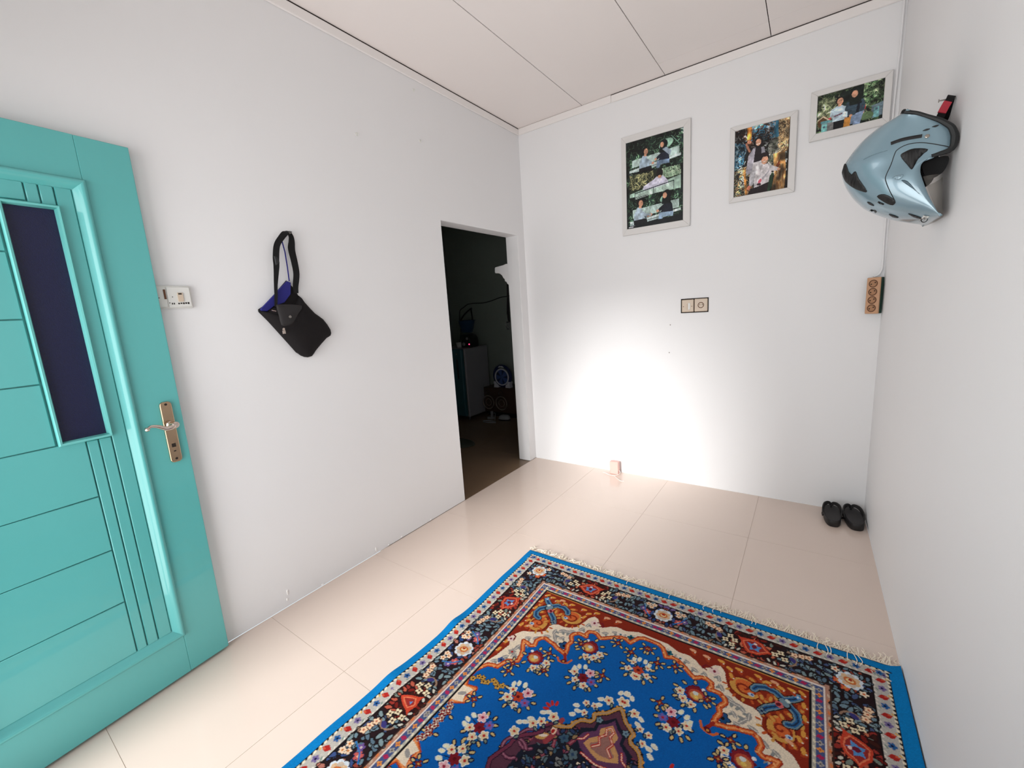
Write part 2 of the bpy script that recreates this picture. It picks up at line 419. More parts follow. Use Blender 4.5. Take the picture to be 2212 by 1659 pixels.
lev = smooth_path([dxf((0.047, 1.012, 0.046)), dxf((0.060, 1.006, 0.050)), dxf((0.078, 1.006, 0.050)), dxf((0.100, 1.019, 0.048)), dxf((0.118, 1.024, 0.046)), dxf((0.130, 1.017, 0.046))], 6)
b = MB(); b.tube(lev, list(np.interp(np.linspace(0, 1, len(lev)), [0, 0.25, 0.6, 0.9, 1], [0.010, 0.010, 0.0065, 0.005, 0.0045])), 12)
b.lathe([(0.001, -0.004), (0.008, -0.002), (0.009, 0.003), (0.005, 0.008), (0.001, 0.009)], lev[-1], (Vector(lev[-1])-Vector(lev[-2])), 14)
b.lathe([(0.012, -0.020), (0.012, 0.008), (0.008, 0.011)], dxf((0.047, 1.012, 0.046)), N, 16)
b.build('handle_lever', M['chrome'], door, smooth=True)
b = MB(dxf); b.box(-0.0015, 0.001, 1.045, 1.075, -0.024, -0.010); b.build('latch', M['brass'], door)

# ------------------------------------------------------------------ window added to the front wall for its light (unseen, behind the camera)
win = thing('added_window_1', (1.70, YF-0.06, 0.88), 'added unseen front window closed by a pale sun-blocking sheet', 'window', kind='structure')
M['sun_blocker'] = mat('pale_sun_blocker', (225, 222, 215), 0.9)
for b_ in ((1.18, 1.22, 0.88, 2.12), (2.18, 2.22, 0.88, 2.12), (1.22, 2.18, 0.88, 0.92), (1.22, 2.18, 2.08, 2.12)):
    mb = MB(); mb.box(b_[0], b_[1], YF-0.10, YF-0.05, b_[2], b_[3]); mb.build('added_window_frame', M['frame'], win)
mb = MB()
npl = 40
vs = [(1.20+1.0*i/npl, YF-0.075+0.012*math.sin(i*1.3), z) for z in (0.89, 2.11) for i in range(npl+1)]
mb.add(vs, [(i, i+1, npl+2+i, npl+1+i) for i in range(npl)]); mb.build('sun_blocker', M['sun_blocker'], win, smooth='all')  # wavy sheet added to keep direct sun out of this opening

# ------------------------------------------------------------------ picture painting tools (colour fields stored on fine meshes)
class Canvas:
    def __init__(s, w, h, res, bg):
        s.w, s.h, s.res = w, h, res; s.nx = int(round(w/res))+1; s.ny = int(round(h/res))+1
        s.a = np.zeros((s.ny, s.nx, 3)); s.a[:] = bg
        s.xs = np.linspace(0, w, s.nx); s.ys = np.linspace(0, h, s.ny)
    def _box(s, x0, x1, y0, y1):
        i0 = max(0, int(np.floor(x0/s.res))); i1 = min(s.nx, int(np.ceil(x1/s.res))+1)
        j0 = max(0, int(np.floor(y0/s.res))); j1 = min(s.ny, int(np.ceil(y1/s.res))+1)
        if i1 <= i0 or j1 <= j0: return None
        X, Y = np.meshgrid(s.xs[i0:i1], s.ys[j0:j1]); return s.a[j0:j1, i0:i1], X, Y
    def rect(s, x0, x1, y0, y1, c):
        b = s._box(x0, x1, y0, y1)
        if b is None: return
        v, X, Y = b; v[(X >= x0) & (X <= x1) & (Y >= y0) & (Y <= y1)] = c
    def ell(s, cx, cy, a, b, ang, c):
        r = max(a, b); q = s._box(cx-r, cx+r, cy-r, cy+r)
        if q is None: return
        v, X, Y = q; ca, sa = math.cos(ang), math.sin(ang); dx = X-cx; dy = Y-cy
        v[((dx*ca+dy*sa)/a)**2 + ((-dx*sa+dy*ca)/b)**2 <= 1] = c
    def poly(s, pts, c):
        P = np.array(pts); q = s._box(P[:, 0].min(), P[:, 0].max(), P[:, 1].min(), P[:, 1].max())
        if q is None: return
        v, X, Y = q; ins = np.zeros(X.shape, bool); n = len(P)
        for i in range(n):
            x0, y0 = P[i]; x1, y1 = P[(i+1) % n]
            if y0 == y1: continue
            cnd = ((y0 > Y) != (y1 > Y)); xi = (x1-x0)*(Y-y0)/(y1-y0)+x0
            ins ^= cnd & (X < xi)
        v[ins] = c
    def line(s, pts, wd, c):
        for (x0, y0), (x1, y1) in zip(pts[:-1], pts[1:]):
            q = s._box(min(x0, x1)-wd, max(x0, x1)+wd, min(y0, y1)-wd, max(y0, y1)+wd)
            if q is None: continue
            v, X, Y = q; dx, dy = x1-x0, y1-y0; L = dx*dx+dy*dy+1e-12
            t = np.clip(((X-x0)*dx+(Y-y0)*dy)/L, 0, 1)
            v[(X-x0-t*dx)**2+(Y-y0-t*dy)**2 <= (wd/2)**2] = c
    def tone(s, amp, cells, seed):
        g = np.random.default_rng(seed).normal(0, 1, (cells+3, cells+3)); yy = np.linspace(0, cells, s.ny); xx = np.linspace(0, cells, s.nx)
        j = yy.astype(int); i = xx.astype(int); fy = (yy-j)[:, None]; fx = (xx-i)[None]; fy = fy*fy*(3-2*fy); fx = fx*fx*(3-2*fx)
        v = (g[np.ix_(j, i)]*(1-fy)*(1-fx)+g[np.ix_(j, i+1)]*(1-fy)*fx+g[np.ix_(j+1, i)]*fy*(1-fx)+g[np.ix_(j+1, i+1)]*fy*fx)
        s.a = np.clip(s.a*np.exp(amp*v)[..., None], 0, 255)
    def flower(s, cx, cy, r, n, c, cc, out=None, rot=0.0):
        if out is not None:
            for k in range(n):
                w = rot+2*PI*k/n; s.ell(cx+0.55*r*math.cos(w), cy+0.55*r*math.sin(w), 0.60*r, 0.45*r, w, out)
        for k in range(n):
            w = rot+2*PI*k/n; s.ell(cx+0.52*r*math.cos(w), cy+0.52*r*math.sin(w), 0.46*r, 0.34*r, w, c)
        s.ell(cx, cy, 0.28*r, 0.28*r, 0, cc)
    def leaf(s, cx, cy, L, ang, c, out=None):
        if out is not None: s.ell(cx, cy, L*0.5+0.0035, L*0.27+0.0035, ang, out)
        s.ell(cx, cy, L*0.5, L*0.25, ang, c)

def colour_mesh(name, P, colours, m, parent):
    # P: (ny,nx,3) points in the world, colours: (ny,nx,3) sRGB 0-255
    ny, nx = P.shape[:2]; org = np.array(ORG[parent.name])
    V = (P-org).reshape(-1, 3)
    idx = np.arange(ny*nx).reshape(ny, nx)
    F = np.stack([idx[:-1, :-1], idx[:-1, 1:], idx[1:, 1:], idx[1:, :-1]], -1).reshape(-1, 4)
    me = bpy.data.meshes.new(name)
    me.vertices.add(len(V)); me.vertices.foreach_set('co', V.astype(np.float32).ravel())
    me.loops.add(F.size); me.loops.foreach_set('vertex_index', F.astype(np.int32).ravel())
    me.polygons.add(len(F)); me.polygons.foreach_set('loop_start', np.arange(0, F.size, 4, dtype=np.int32))
    try: me.polygons.foreach_set('loop_total', np.full(len(F), 4, dtype=np.int32))
    except Exception: pass
    me.update(calc_edges=True); me.validate()
    c = colours.reshape(-1, 3)/255.0; l = np.where(c <= 0.04045, c/12.92, ((c+0.055)/1.055)**2.4)
    at = me.color_attributes.new('pattern', 'FLOAT_COLOR', 'POINT')
    at.data.foreach_set('color', np.c_[l, np.ones(len(l))].astype(np.float32).ravel())
    me.materials.append(m)
    for_s = np.ones(len(F), bool); me.polygons.foreach_set('use_smooth', for_s)
    o = bpy.data.objects.new(name, me); COL.objects.link(o); o.parent = parent; ORG[o.name] = Vector(org)
    return o

# ------------------------------------------------------------------ the carpet
BLU = (8, 92, 170); EDGE = (6, 122, 190); DARK = (38, 22, 26); NAVY = (18, 24, 60); RUST = (134, 40, 22); ORA = (206, 98, 48); GOLD = (204, 146, 70)
CRE = (232, 214, 190); SLA = (112, 136, 148); PNK = (222, 142, 126); GRY = (152, 146, 142); PUR = (96, 56, 88); TEA = (20, 92, 110); RED = (170, 36, 36); LBL = (84, 152, 206); MAR = (92, 20, 34); BLK = (26, 20, 22); LGR = (186, 180, 172); TAN = (176, 136, 112)
HW, HL = 0.785, 1.025
Q = Canvas(HW, HL, 0.0025, BLU)
def band(d0, d1, c):
    Q.rect(0, HW-d0, d0, d1, c); Q.rect(HW-d1, HW-d0, d0, HL, c)
def mp(side, s_, d):   # strip coordinates: along, distance from the carpet's edge
    return (s_, d) if side == 0 else (HW-d, s_)
# field: corner pieces
out = [(0, .322), (.03, .322), (.048, .332), (.060, .352), (.070, .372), (.09, .362), (.112, .364), (.145, .385), (.165, .402), (.182, .412), (.2, .398), (.216, .394), (.236, .402), (.239, .42), (.234, .434), (.252, .43), (.268, .432), (.284, .444), (.29, .46), (.280, .475), (.274, .49), (.280, .51), (.272, .53), (.268, .556), (.285, .552), (.31, .546), (.33, .536), (.352, .532), (.375, .526), (.392, .535), (.402, .555), (.395, .580), (.408, .59), (.43, .584), (.448, .582), (.44, .60), (.425, .622), (.414, .65), (.411, .68), (.425, .69), (.446, .70), (.455, .72), (.463, .742), (.48, .744), (.502, .753), (.515, .772), (.526, .80), (.526, .845)]
Q.poly(out+[(.523, .87), (.523, .262), (0, .262)], CRE)
red = [(0, .262), (0, .300), (0.02, .300), (.06, .302), (.105, .322), (.144, .318), (.173, .331), (.197, .354), (.215, .338), (.232, .316), (.251, .309), (.269, .33), (.276, .36), (.291, .403), (.318, .424), (.343, .432), (.367, .431), (.385, .44), (.397, .46), (.395, .49), (.42, .512), (.458, .531), (.48, .54), (.494, .56), (.504, .58), (.5, .61), (.486, .63), (.492, .66), (.5, .70), (.512, .73), (.523, .75), (.523, .262)]
Q.poly(red, RUST)
# grey sprays inside the cream
for (x, y, L, a) in ((.335, .455, .05, .7), (.360, .475, .045, 1.6), (.312, .448, .05, .2), (.345, .500, .05, 2.2), (.318, .490, .04, .9), (.375, .512, .045, .3), (.288, .470, .035, 1.2), (.298, .435, .04, .5), (.268, .405, .045, 1.0), (.255, .370, .04, 1.3), (.330, .520, .035, .2), (.410, .545, .045, .8), (.44, .560, .04, .6), (.425, .60, .03, 1.0), (.45, .625, .05, 1.4), (.44, .665, .04, 1.2), (.465, .690, .045, .9), (.49, .725, .045, .7), (.175, .375, .04, .4), (.14, .352, .04, .1), (.105, .345, .03, .3), (.07, .335, .03, .6), (.21, .375, .03, .8)):
    Q.leaf(x, y, L*.72, a, GRY); Q.leaf(x+.010*math.cos(a+1.9), y+.010*math.sin(a+1.9), L*.45, a+1.3, (136, 138, 136)); Q.line([(x-.3*L*math.cos(a), y-.3*L*math.sin(a)), (x+.3*L*math.cos(a), y+.3*L*math.sin(a))], .0028, (214, 204, 190))
Q.flower(.29, .522, .022, 5, (28, 72, 120), BLK, BLK)
Q.flower(.455, .655, .018, 5, GRY, RED); Q.flower(.47, .71, .016, 5, (60, 80, 130), BLK)
Q.flower(.075, .346, .016, 5, TEA, BLK, CRE); Q.flower(.118, .35, .017, 5, (230, 214, 200), TEA)
# scrolls in the rust corner
for (cx_, cy_, a0, sg) in ((.335, .365, 0.2, 1), (.447, .468, 1.4, -1)):
    Q.ell(cx_, cy_, .052, .043, a0, (112, 30, 18)); Q.ell(cx_, cy_, .047, .038, a0, GOLD); Q.ell(cx_+.006, cy_-.008, .036, .026, a0, ORA)
    sp = [(cx_+(.034-.0022*k)*math.cos(a0+sg*k*.55), cy_+(.028-.0018*k)*math.sin(a0+sg*k*.55)) for k in range(14)]
    Q.line(sp, .007, RUST); Q.ell(cx_+.022, cy_+.016, .010, .008, 0, (176, 190, 200)); Q.ell(cx_+.024, cy_+.016, .004, .004, 0, (50, 80, 150))
    for k in range(7):
        w = a0+k*.45; Q.leaf(cx_+.062*math.cos(w), cy_+.052*math.sin(w), .018, w, GOLD if k % 2 else (190, 84, 40))
for (x, y, a) in ((.475, .335, .4), (.425, .352, .9), (.410, .366, 1.4), (.468, .400, .3), (.445, .418, .8), (.420, .440, .5), (.40, .385, .2), (.385, .372, 1.0), (.35, .315, .2), (.39, .310, .5), (.43, .315, .1), (.498, .360, 1.3), (.500, .425, 1.5), (.478, .505, .7), (.43, .495, .2)):
    Q.leaf(x, y, .036, a, (176, 76, 34)); Q.leaf(x+.003, y+.002, .022, a+.3, GOLD)
orn = [[(.492, .312), (.478, .330), (.458, .345), (.452, .362)], [(.452, .352), (.425, .330), (.395, .326), (.370, .338), (.362, .352)], [(.462, .362), (.486, .385), (.492, .412), (.480, .434), (.462, .440)], [(.450, .365), (.430, .388), (.405, .408), (.392, .428)]]
for c_, w_ in ((BLK, .030), (SLA, .024), ((44, 98, 150), .014), ((30, 50, 80), .005)):
    for p_ in orn: Q.line(p_, w_, c_)
Q.ell(.452, .362, .022, .016, .8, BLK); Q.ell(.452, .360, .018, .012, .8, SLA); Q.ell(.438, .376, .014, .011, .8, (206, 96, 96)); Q.ell(.436, .376, .006, .008, .8, MAR); Q.ell(.461, .349, .008, .006, .8, (205, 215, 205)); Q.flower(.488, .315, .010, 4, (120, 170, 214), CRE)
Q.flower(.392, .43, .014, 4, SLA, NAVY, NAVY)
for (x, y, a) in ((.50, .290, .8), (.470, .292, .2), (.42, .288, .1), (.37, .290, .3), (.31, .292, .1), (.25, .285, .2), (.505, .34, 1.5), (.508, .39, 1.4), (.505, .45, 1.6), (.506, .51, 1.5), (.28, .305, .4), (.40, .300, -.3), (.44, .302, .3), (.47, .50, .5), (.495, .475, 1.1), (.29, .335, 1.2), (.20, .290, .1), (.15, .285, .2), (.508, .62, 1.5), (.51, .67, 1.4)):
    Q.leaf(x+.004, y+.010, .030, a+.9, (166, 62, 30)); Q.leaf(x, y, .026, a, (214, 150, 66) if random.random() < .6 else (222, 160, 120)); Q.ell(x+.008, y+.008, .003, .003, 0, CRE)
Q.line([(.523, .268), (.262, .268)], .006, (196, 128, 60)); 
Q.flower(.236, .345, .02, 5, (226, 196, 190), (120, 30, 50)); Q.line([(.225, .335), (.205, .33), (.195, .345), (.21, .352)], .006, (112, 26, 36)); Q.flower(.50, .60, .018, 5, (226, 200, 192), (120, 30, 50)); Q.line([(.508, .575), (.49, .58), (.486, .60)], .006, (112, 26, 36))
# scalloped outline
for w_, c_ in ((.020, (150, 44, 24)), (.014, ORA), (.005, (232, 150, 90))):
    Q.line(out+[(.512, .872), (.485, .866), (.472, .862)] + [(.474, .90), (.474, .92), (.50, .936), (.523, .944)], w_, c_)
k_ = 0
for (x, y) in out[::1]:
    k_ += 1; Q.ell(x+(.005 if k_ % 2 else -.004), y+(.004 if k_ % 3 else -.005), .004, .003, k_, (176, 52, 34) if k_ % 2 else (238, 172, 110))
Q.poly([(.474, .868), (.523, .872), (.523, .94), (.476, .925), (.486, .90)], CRE); Q.leaf(.50, .90, .03, .6, GRY)
# pendant at the spandrel tip
Q.line([(.268, .555), (.258, .575), (.250, .588)], .012, (150, 40, 30)); Q.line([(.232, .570), (.240, .590), (.258, .598), (.276, .596), (.286, .584)], .008, ORA); Q.ell(.257, .588, .012, .009, .7, MAR); Q.ell(.257, .590, .004, .004, 0, GOLD)
# flower sprays in the blue field
def cleaf(x, y, a, L=.017): Q.leaf(x, y, L, a, (206, 178, 120), NAVY)
def wfl(x, y, r=.017, a=0.0): Q.flower(x, y, r*.92, 5, (226, 200, 160), (180, 44, 38), (236, 232, 226), a); Q.leaf(x-r*.9, y+r*.7, r*.8, a, (120, 134, 120), NAVY)
def bigrose(x, y, ang):
    for k in range(12): Q.ell(x+.027*math.cos(ang+k*PI/6), y+.027*math.sin(ang+k*PI/6), .009, .007, ang+k, (92, 20, 42))
    Q.ell(x, y, .030, .028, 0, (128, 30, 40)); Q.ell(x+.003, y+.004, .025, .022, 0, (176, 70, 52)); Q.ell(x+.004, y+.007, .020, .016, 0, (206, 150, 86)); Q.ell(x, y-.002, .009, .008, 0, (206, 210, 206)); Q.ell(x+.004, y+.012, .008, .006, 0, (226, 190, 96))
    ca, sa = math.cos(ang), math.sin(ang)
    for (r, t) in ((.050, -.55), (.052, 0.05), (.050, .65)): wfl(x+r*math.cos(ang+t), y+r*math.sin(ang+t), .016, t)
    for (r, t) in ((.066, -.8), (.072, -.25), (.072, .3), (.066, .95), (.05, 1.5), (.05, -1.5), (.046, 2.3), (.048, -2.4)): cleaf(x+r*math.cos(ang+t), y+r*math.sin(ang+t), ang+t)
    wd_ = .008; Q.ell(x-.034*ca, y-.034*sa, .006, .006, 0, (226, 226, 230))
bigrose(.198, .475, 2.2); bigrose(.360, .630, 2.5)
def spray(x, y, ang, kind=0, s=1.0):
    c, sn = math.cos(ang), math.sin(ang)
    def at(a, b): return (x+s*(a*c-b*sn), y+s*(a*sn+b*c))
    Q.line([at(-.05, 0), at(.05, .0)], .003, NAVY); Q.line([at(0, -.04), at(0, .04)], .003, NAVY); Q.line([at(-.03, -.03), at(.035, .03)], .003, TEA)
    for (a, b, t) in ((-.06, .012, 0), (-.052, -.018, .5), (.062, 0, 0), (.055, .024, .6), (.035, .045, 1.2), (-.02, .05, 1.7), (-.045, .032, 2.3), (.048, -.026, -.5)): cleaf(*at(a, b), ang+t)
    mid = [(120, 24, 34), (186, 66, 40), (130, 30, 44)][kind % 3]
    Q.flower(*at(0, 0), .022*s, 6, mid, (90, 16, 24), None, ang); Q.leaf(*at(.018, .03), .022*s, ang+.8, (110, 130, 130), NAVY); Q.leaf(*at(-.02, -.038), .02*s, ang+2, TEA, NAVY)
    for k, (a, b) in enumerate(((-.030, -.022), (.028, -.024), (.034, .012), (-.030, .018), (.004, .034), (0, -.04))):
        if k == 0: Q.flower(*at(a, b), .018*s, 5, (228, 170, 176), (150, 30, 60), (240, 226, 226), ang)
        elif k == 3 and kind != 2: Q.flower(*at(a, b), .017*s, 5, (112, 96, 170), (170, 40, 60), None, ang)
        elif k != 5: wfl(*at(a+random.uniform(-.004, .004), b+random.uniform(-.004, .004)), random.uniform(.013, .0185)*s, random.random()*6)
    for (a, b) in ((-.012, -.05), (.012, -.052), (.03, -.045)): Q.leaf(*at(a, b), .018*s, ang+1.5, (236, 226, 190), (214, 220, 214))
spray(.160, .618, .5, 0, .95); spray(0, .482, 0.0, 1, .95); spray(.322, .806, .3, 1, 1.0); spray(.366, .966, 1.3, 0, .95); spray(.30, 1.10, .2, 2, 1)
def sprig(x, y, ang, c=(128, 40, 34)):
    for t in (-.9, 0, .9, 2.2, -2.2): cleaf(x+.022*math.cos(ang+t), y+.022*math.sin(ang+t), ang+t, .015)
    Q.flower(x, y, .012, 4, c, GOLD, NAVY)
for (x, y, a) in ((.110, .398, .3), (.004, .366, 1.5), (.448, .896, 0), (.104, .572, .8), (.322, .585, 1), (.30, .665, .4), (.415, .735, .7), (.245, .985, 2), (.05, .415, .5), (.236, .478, .2), (.42, .70, 1), (.49, .985, .7)): sprig(x, y, a)
for k in range(9):
    x, y = .395+.014*k, .800+.010*math.sin(k*1.7)+.003*k; Q.flower(x, y, .012, 5, (196, 150, 70), (60, 24, 24), BLK)
for k in range(9):
    x, y = .505-.006*(k % 3), .955+.012*k; Q.flower(x, y, .012, 4, (124, 34, 34), CRE, LGR)
# central medallion
med = [(0, .660), (.012, .672), (.032, .700), (.05, .712), (.066, .724), (.062, .742), (.068, .756), (.095, .766), (.108, .784), (.115, .806), (.135, .818), (.152, .826), (.172, .83), (.19, .845), (.186, .868), (.205, .89), (.225, .905), (.246, .93), (.25, .96), (.262, .99), (.275, 1.025)]
fullmed = med+[(0, 1.03)]
Q.poly(fullmed, (88, 50, 66))
inn = [(0, .70), (.022, .724), (.05, .742), (.05, .770), (.086, .792), (.098, .822), (.14, .846), (.16, .87), (.17, .9), (.21, .94), (.22, 1.025), (0, 1.03)]
Q.poly(inn, (26, 30, 44))
Q.poly([(0, .712), (.016, .735), (.04, .752), (.038, .775), (.07, .80), (.08, .828), (.06, .85), (.035, .862), (0, .875)], PUR)
Q.poly([(0, .732), (.014, .744), (.03, .762), (.024, .785), (.048, .81), (.056, .832), (.03, .846), (0, .856)], (198, 146, 96)); Q.poly([(0, .752), (.014, .765), (.016, .80), (.04, .822), (.03, .835), (0, .84)], (150, 104, 96))
for p_ in ([(0, .742), (.012, .752), (.006, .77), (.022, .79), (.012, .81), (.03, .828)], [(.05, .862), (.03, .866), (0, .872)], [(.055, .80), (.062, .82), (.082, .832)]):
    Q.line(p_, .008, (176, 40, 40)); Q.line(p_, .003, (236, 196, 170))
for (x, y, r, c_) in ((.045, .735, .012, SLA), (.10, .82, .02, (86, 104, 112)), (.115, .85, .018, (58, 84, 104)), (.07, .88, .018, (86, 104, 112)), (.03, .90, .02, CRE), (.13, .89, .02, (60, 86, 104)), (.09, .92, .02, (130, 130, 130)), (.05, .95, .024, (170, 150, 110)), (.15, .93, .02, (100, 112, 118)), (.12, .97, .022, (180, 150, 100)), (.18, .97, .018, (60, 86, 104)), (.02, .99, .026, (190, 90, 70)), (.08, .995, .02, (90, 110, 120))):
    Q.flower(x, y, r, 5, c_, (40, 60, 90), BLK, r*300)
for p_ in ([(.09, .80), (.085, .84), (.10, .875), (.08, .905), (.04, .93)], [(.16, .85), (.175, .88), (.20, .90), (.21, .93)], [(.14, .86), (.13, .90), (.16, .95), (.15, 1.0)]):
    Q.line(p_, .012, (124, 48, 66)); Q.line(p_, .004, (160, 90, 100))
for k in range(150):
    x, y = random.uniform(0, .21), random.uniform(.80, 1.02)
    if y < .80+.75*max(0, x-.09) or (x < .085 and y < .875) or y < .795+.5*max(0, .05-x): continue
    Q.leaf(x, y, random.uniform(.011, .020), random.uniform(0, PI), random.choice([(86, 104, 112), (62, 86, 110), (120, 70, 92), (150, 120, 84), (44, 60, 96), (110, 110, 108)]), (22, 22, 32))
for k, (cx_, cy_, R_) in enumerate(((.205, .915, .034), (.165, .865, .026), (.235, .965, .034))):
    for j_, (c_, w_) in enumerate((((46, 24, 40), .014), ((118, 58, 82), .009), ((158, 104, 120), .003))):
        Q.line([(cx_+R_*math.cos(t)*(1-.10*t), cy_+R_*math.sin(t)*(1-.10*t)) for t in np.linspace(-2.6, 2.4, 16)], w_, c_)
for t in np.linspace(-1.9, -.6, 8): Q.ell(.178+.034*math.cos(t), .892+.024*math.sin(t), .0022, .0045, t, (226, 206, 196))
Q.ell(.175, .885, .03, .020, .5, (92, 42, 58)); Q.ell(.178, .880, .024, .012, .5, (196, 148, 84)); Q.ell(.176, .877, .014, .005, .5, (226, 206, 190))
Q.line([(.148, .80), (.156, .83), (.15, .86), (.16, .89)], .016, (150, 60, 66)); Q.ell(.155, .845, .009, .014, .2, (232, 196, 170)); Q.ell(.156, .848, .005, .008, 0, RED)
for w_, c_ in ((.018, BLK), (.013, (190, 132, 62)), (.005, (168, 140, 110))):
    Q.line(med[:13], w_, c_)
for w_, c_ in ((.016, (46, 24, 40)), (.010, (112, 48, 70))):
    Q.line(med[12:], w_, c_)
for k in range(len(med)-8):
    (x0, y0), (x1, y1) = med[k], med[k+1]; Q.ell((x0+x1)/2+.006, (y0+y1)/2-.005, .004, .004, 0, BLK if k % 2 else (206, 150, 76))
# blossoms round the medallion
for (x, y, r) in ((.004, .634, .018), (.045, .655, .017), (.078, .698, .012), (.107, .703, .012), (.098, .738, .012), (.178, .806, .018), (.205, .84, .016), (.225, .86, .018), (.262, .915, .018)): wfl(x, y, r, x*40)
for (x, y, a) in ((.020, .606, 1.2), (.004, .598, 1.6), (.070, .664, .6), (.066, .686, .4), (.132, .728, .4), (.120, .744, .2), (.130, .764, .6), (.20, .80, .3), (.215, .81, .5), (.24, .85, .5), (.25, .87, .4), (.265, .88, .6)):
    Q.leaf(x, y, .016, a, CRE, (222, 226, 214))
for (a) in (-.6, 0, .6, 1.2): Q.leaf(.19+.026*math.cos(a-.9), .785+.026*math.sin(a-.9), .022, a-.9, (190, 44, 40))
# borders
band(0, .036, EDGE)
band(.036, .090, LGR); band(.036, .0385, BLK); band(.086, .090, BLK)
band(.090, .206, DARK); band(.206, .220, (178, 132, 112)); band(.2205, .2275, (226, 214, 206)); band(.2275, .248, (70, 84, 128)); band(.248, .259, (176, 170, 158)); band(.259, .2635, BLK)
Q.rect(HW-.206, HW-.09, .09, HL, DARK)
for side, L in ((0, HW), (1, HL)):
    s_ = 0.006
    k = 0
    while s_ < (L-.035 if side == 0 else L+.01):     # dashes
        x, y = mp(side, s_, .0425); 
        if mp(side, s_, .0425)[0] < HW-.034 and mp(side, s_, .04)[1] > .034:
            a = .5 if side == 0 else 1.1
            Q.leaf(x, y, .015, a, (234, 222, 196)); x2, y2 = mp(side, s_+.009, .0405); Q.ell(x2, y2, .0052, .0028, a, BLK)
            x3, y3 = mp(side, s_+.004, .0825); Q.leaf(x3, y3, .010, a, (226, 218, 204))
        s_ += .018; k += 1
    s_ = .02; k = 0
    while s_ < (L-.05 if side == 0 else L+.01):      # guard blossoms
        if s_ > .05 or side == 0:
            x, y = mp(side, s_, .063)
            if side == 0 and s_ > HW-.05: break
            if k % 2 == 0:
                Q.poly([(x-.016, y+.006), (x-.004, y-.010), (x+.016, y-.006), (x+.010, y+.006), (x+.002, y+.012)], (172, 40, 36)); Q.ell(x+.006, y-.004, .005, .004, 0, (206, 90, 60)); Q.leaf(x+.016, y-.012, .012, .5, (218, 170, 80))
            else:
                c_ = (40, 92, 150) if k % 4 == 1 else (116, 100, 150)
                Q.flower(x, y, .012, 5, c_, NAVY, (160, 150, 160)); Q.leaf(x-.014, y+.010, .012, 1, (120, 140, 130))
        s_ += .0375; k += 1
    s_ = .01; k = 0
    while s_ < (L-.24 if side == 0 else L+.01):      # inner guard
        if side == 0 or s_ > .23:
            x, y = mp(side, s_, .238)
            if k % 3 == 0: Q.poly([(x-.011, y+.005), (x-.003, y-.008), (x+.011, y-.003), (x+.004, y+.008)], (170, 40, 84))
            elif k % 3 == 1: Q.flower(x, y, .010, 4, (166, 158, 150), (60, 50, 50))
            else: Q.flower(x, y, .010, 4, (222, 146, 70), (190, 70, 60))
            x, y = mp(side, s_, .2535); Q.leaf(x, y, .014, .3 if side == 0 else 1.3, (226, 216, 190)); x, y = mp(side, s_+.012, .213); Q.leaf(x, y, .016, .3 if side == 0 else 1.3, (214, 120, 70) if k % 2 else (196, 172, 150))
        s_ += .0235; k += 1
# main border
def blossom_big(x, y, a):
    for k in range(9):
        w = a+2*PI*k/9; Q.ell(x+.026*math.cos(w), y+.026*math.sin(w), .013, .012, w, (214, 222, 230))
    for k in range(7):
        w = a+2*PI*k/7; Q.ell(x+.018*math.cos(w), y+.018*math.sin(w), .013, .011, w, (196, 180, 164) if k % 2 else (214, 178, 140))
    Q.ell(x, y, .018, .015, a, (196, 104, 50)); Q.ell(x, y, .011, .009, a, (232, 204, 150)); Q.ell(x+.002, y-.003, .006, .005, a, (160, 40, 30))
def diamond(x, y, side):
    def R(p): return (x+p[0], y+p[1]) if side == 0 else (x+p[1], y+p[0])
    pts = [(-.062, -.036), (-.048, -.030), (-.03, -.034), (0, -.040), (.028, -.030), (.044, -.004), (.060, .004), (.044, .012), (.02, .034), (-.02, .040), (-.034, .022), (-.044, 0), (-.050, -.018)]
    Q.poly([R(p) for p in pts], (196, 66, 44)); Q.poly([R((p[0]*.82, p[1]*.82)) for p in pts[2:]], (222, 120, 84)); Q.poly([R((p[0]*.72, p[1]*.72)) for p in pts[2:]], (150, 44, 40))
    Q.poly([R(p) for p in [(-.026, -.014), (-.008, -.012), (0, -.026), (.008, -.010), (.024, -.008), (.016, .006), (.018, .020), (.002, .014), (-.014, .022), (-.014, .006)]], (86, 140, 196))
    Q.poly([R(p) for p in [(-.010, -.006), (.004, -.014), (.010, .002), (0, .012), (-.008, .006)]], (110, 26, 48)); Q.ell(*R((.002, -.016)), .006, .006, 0, (236, 200, 190))
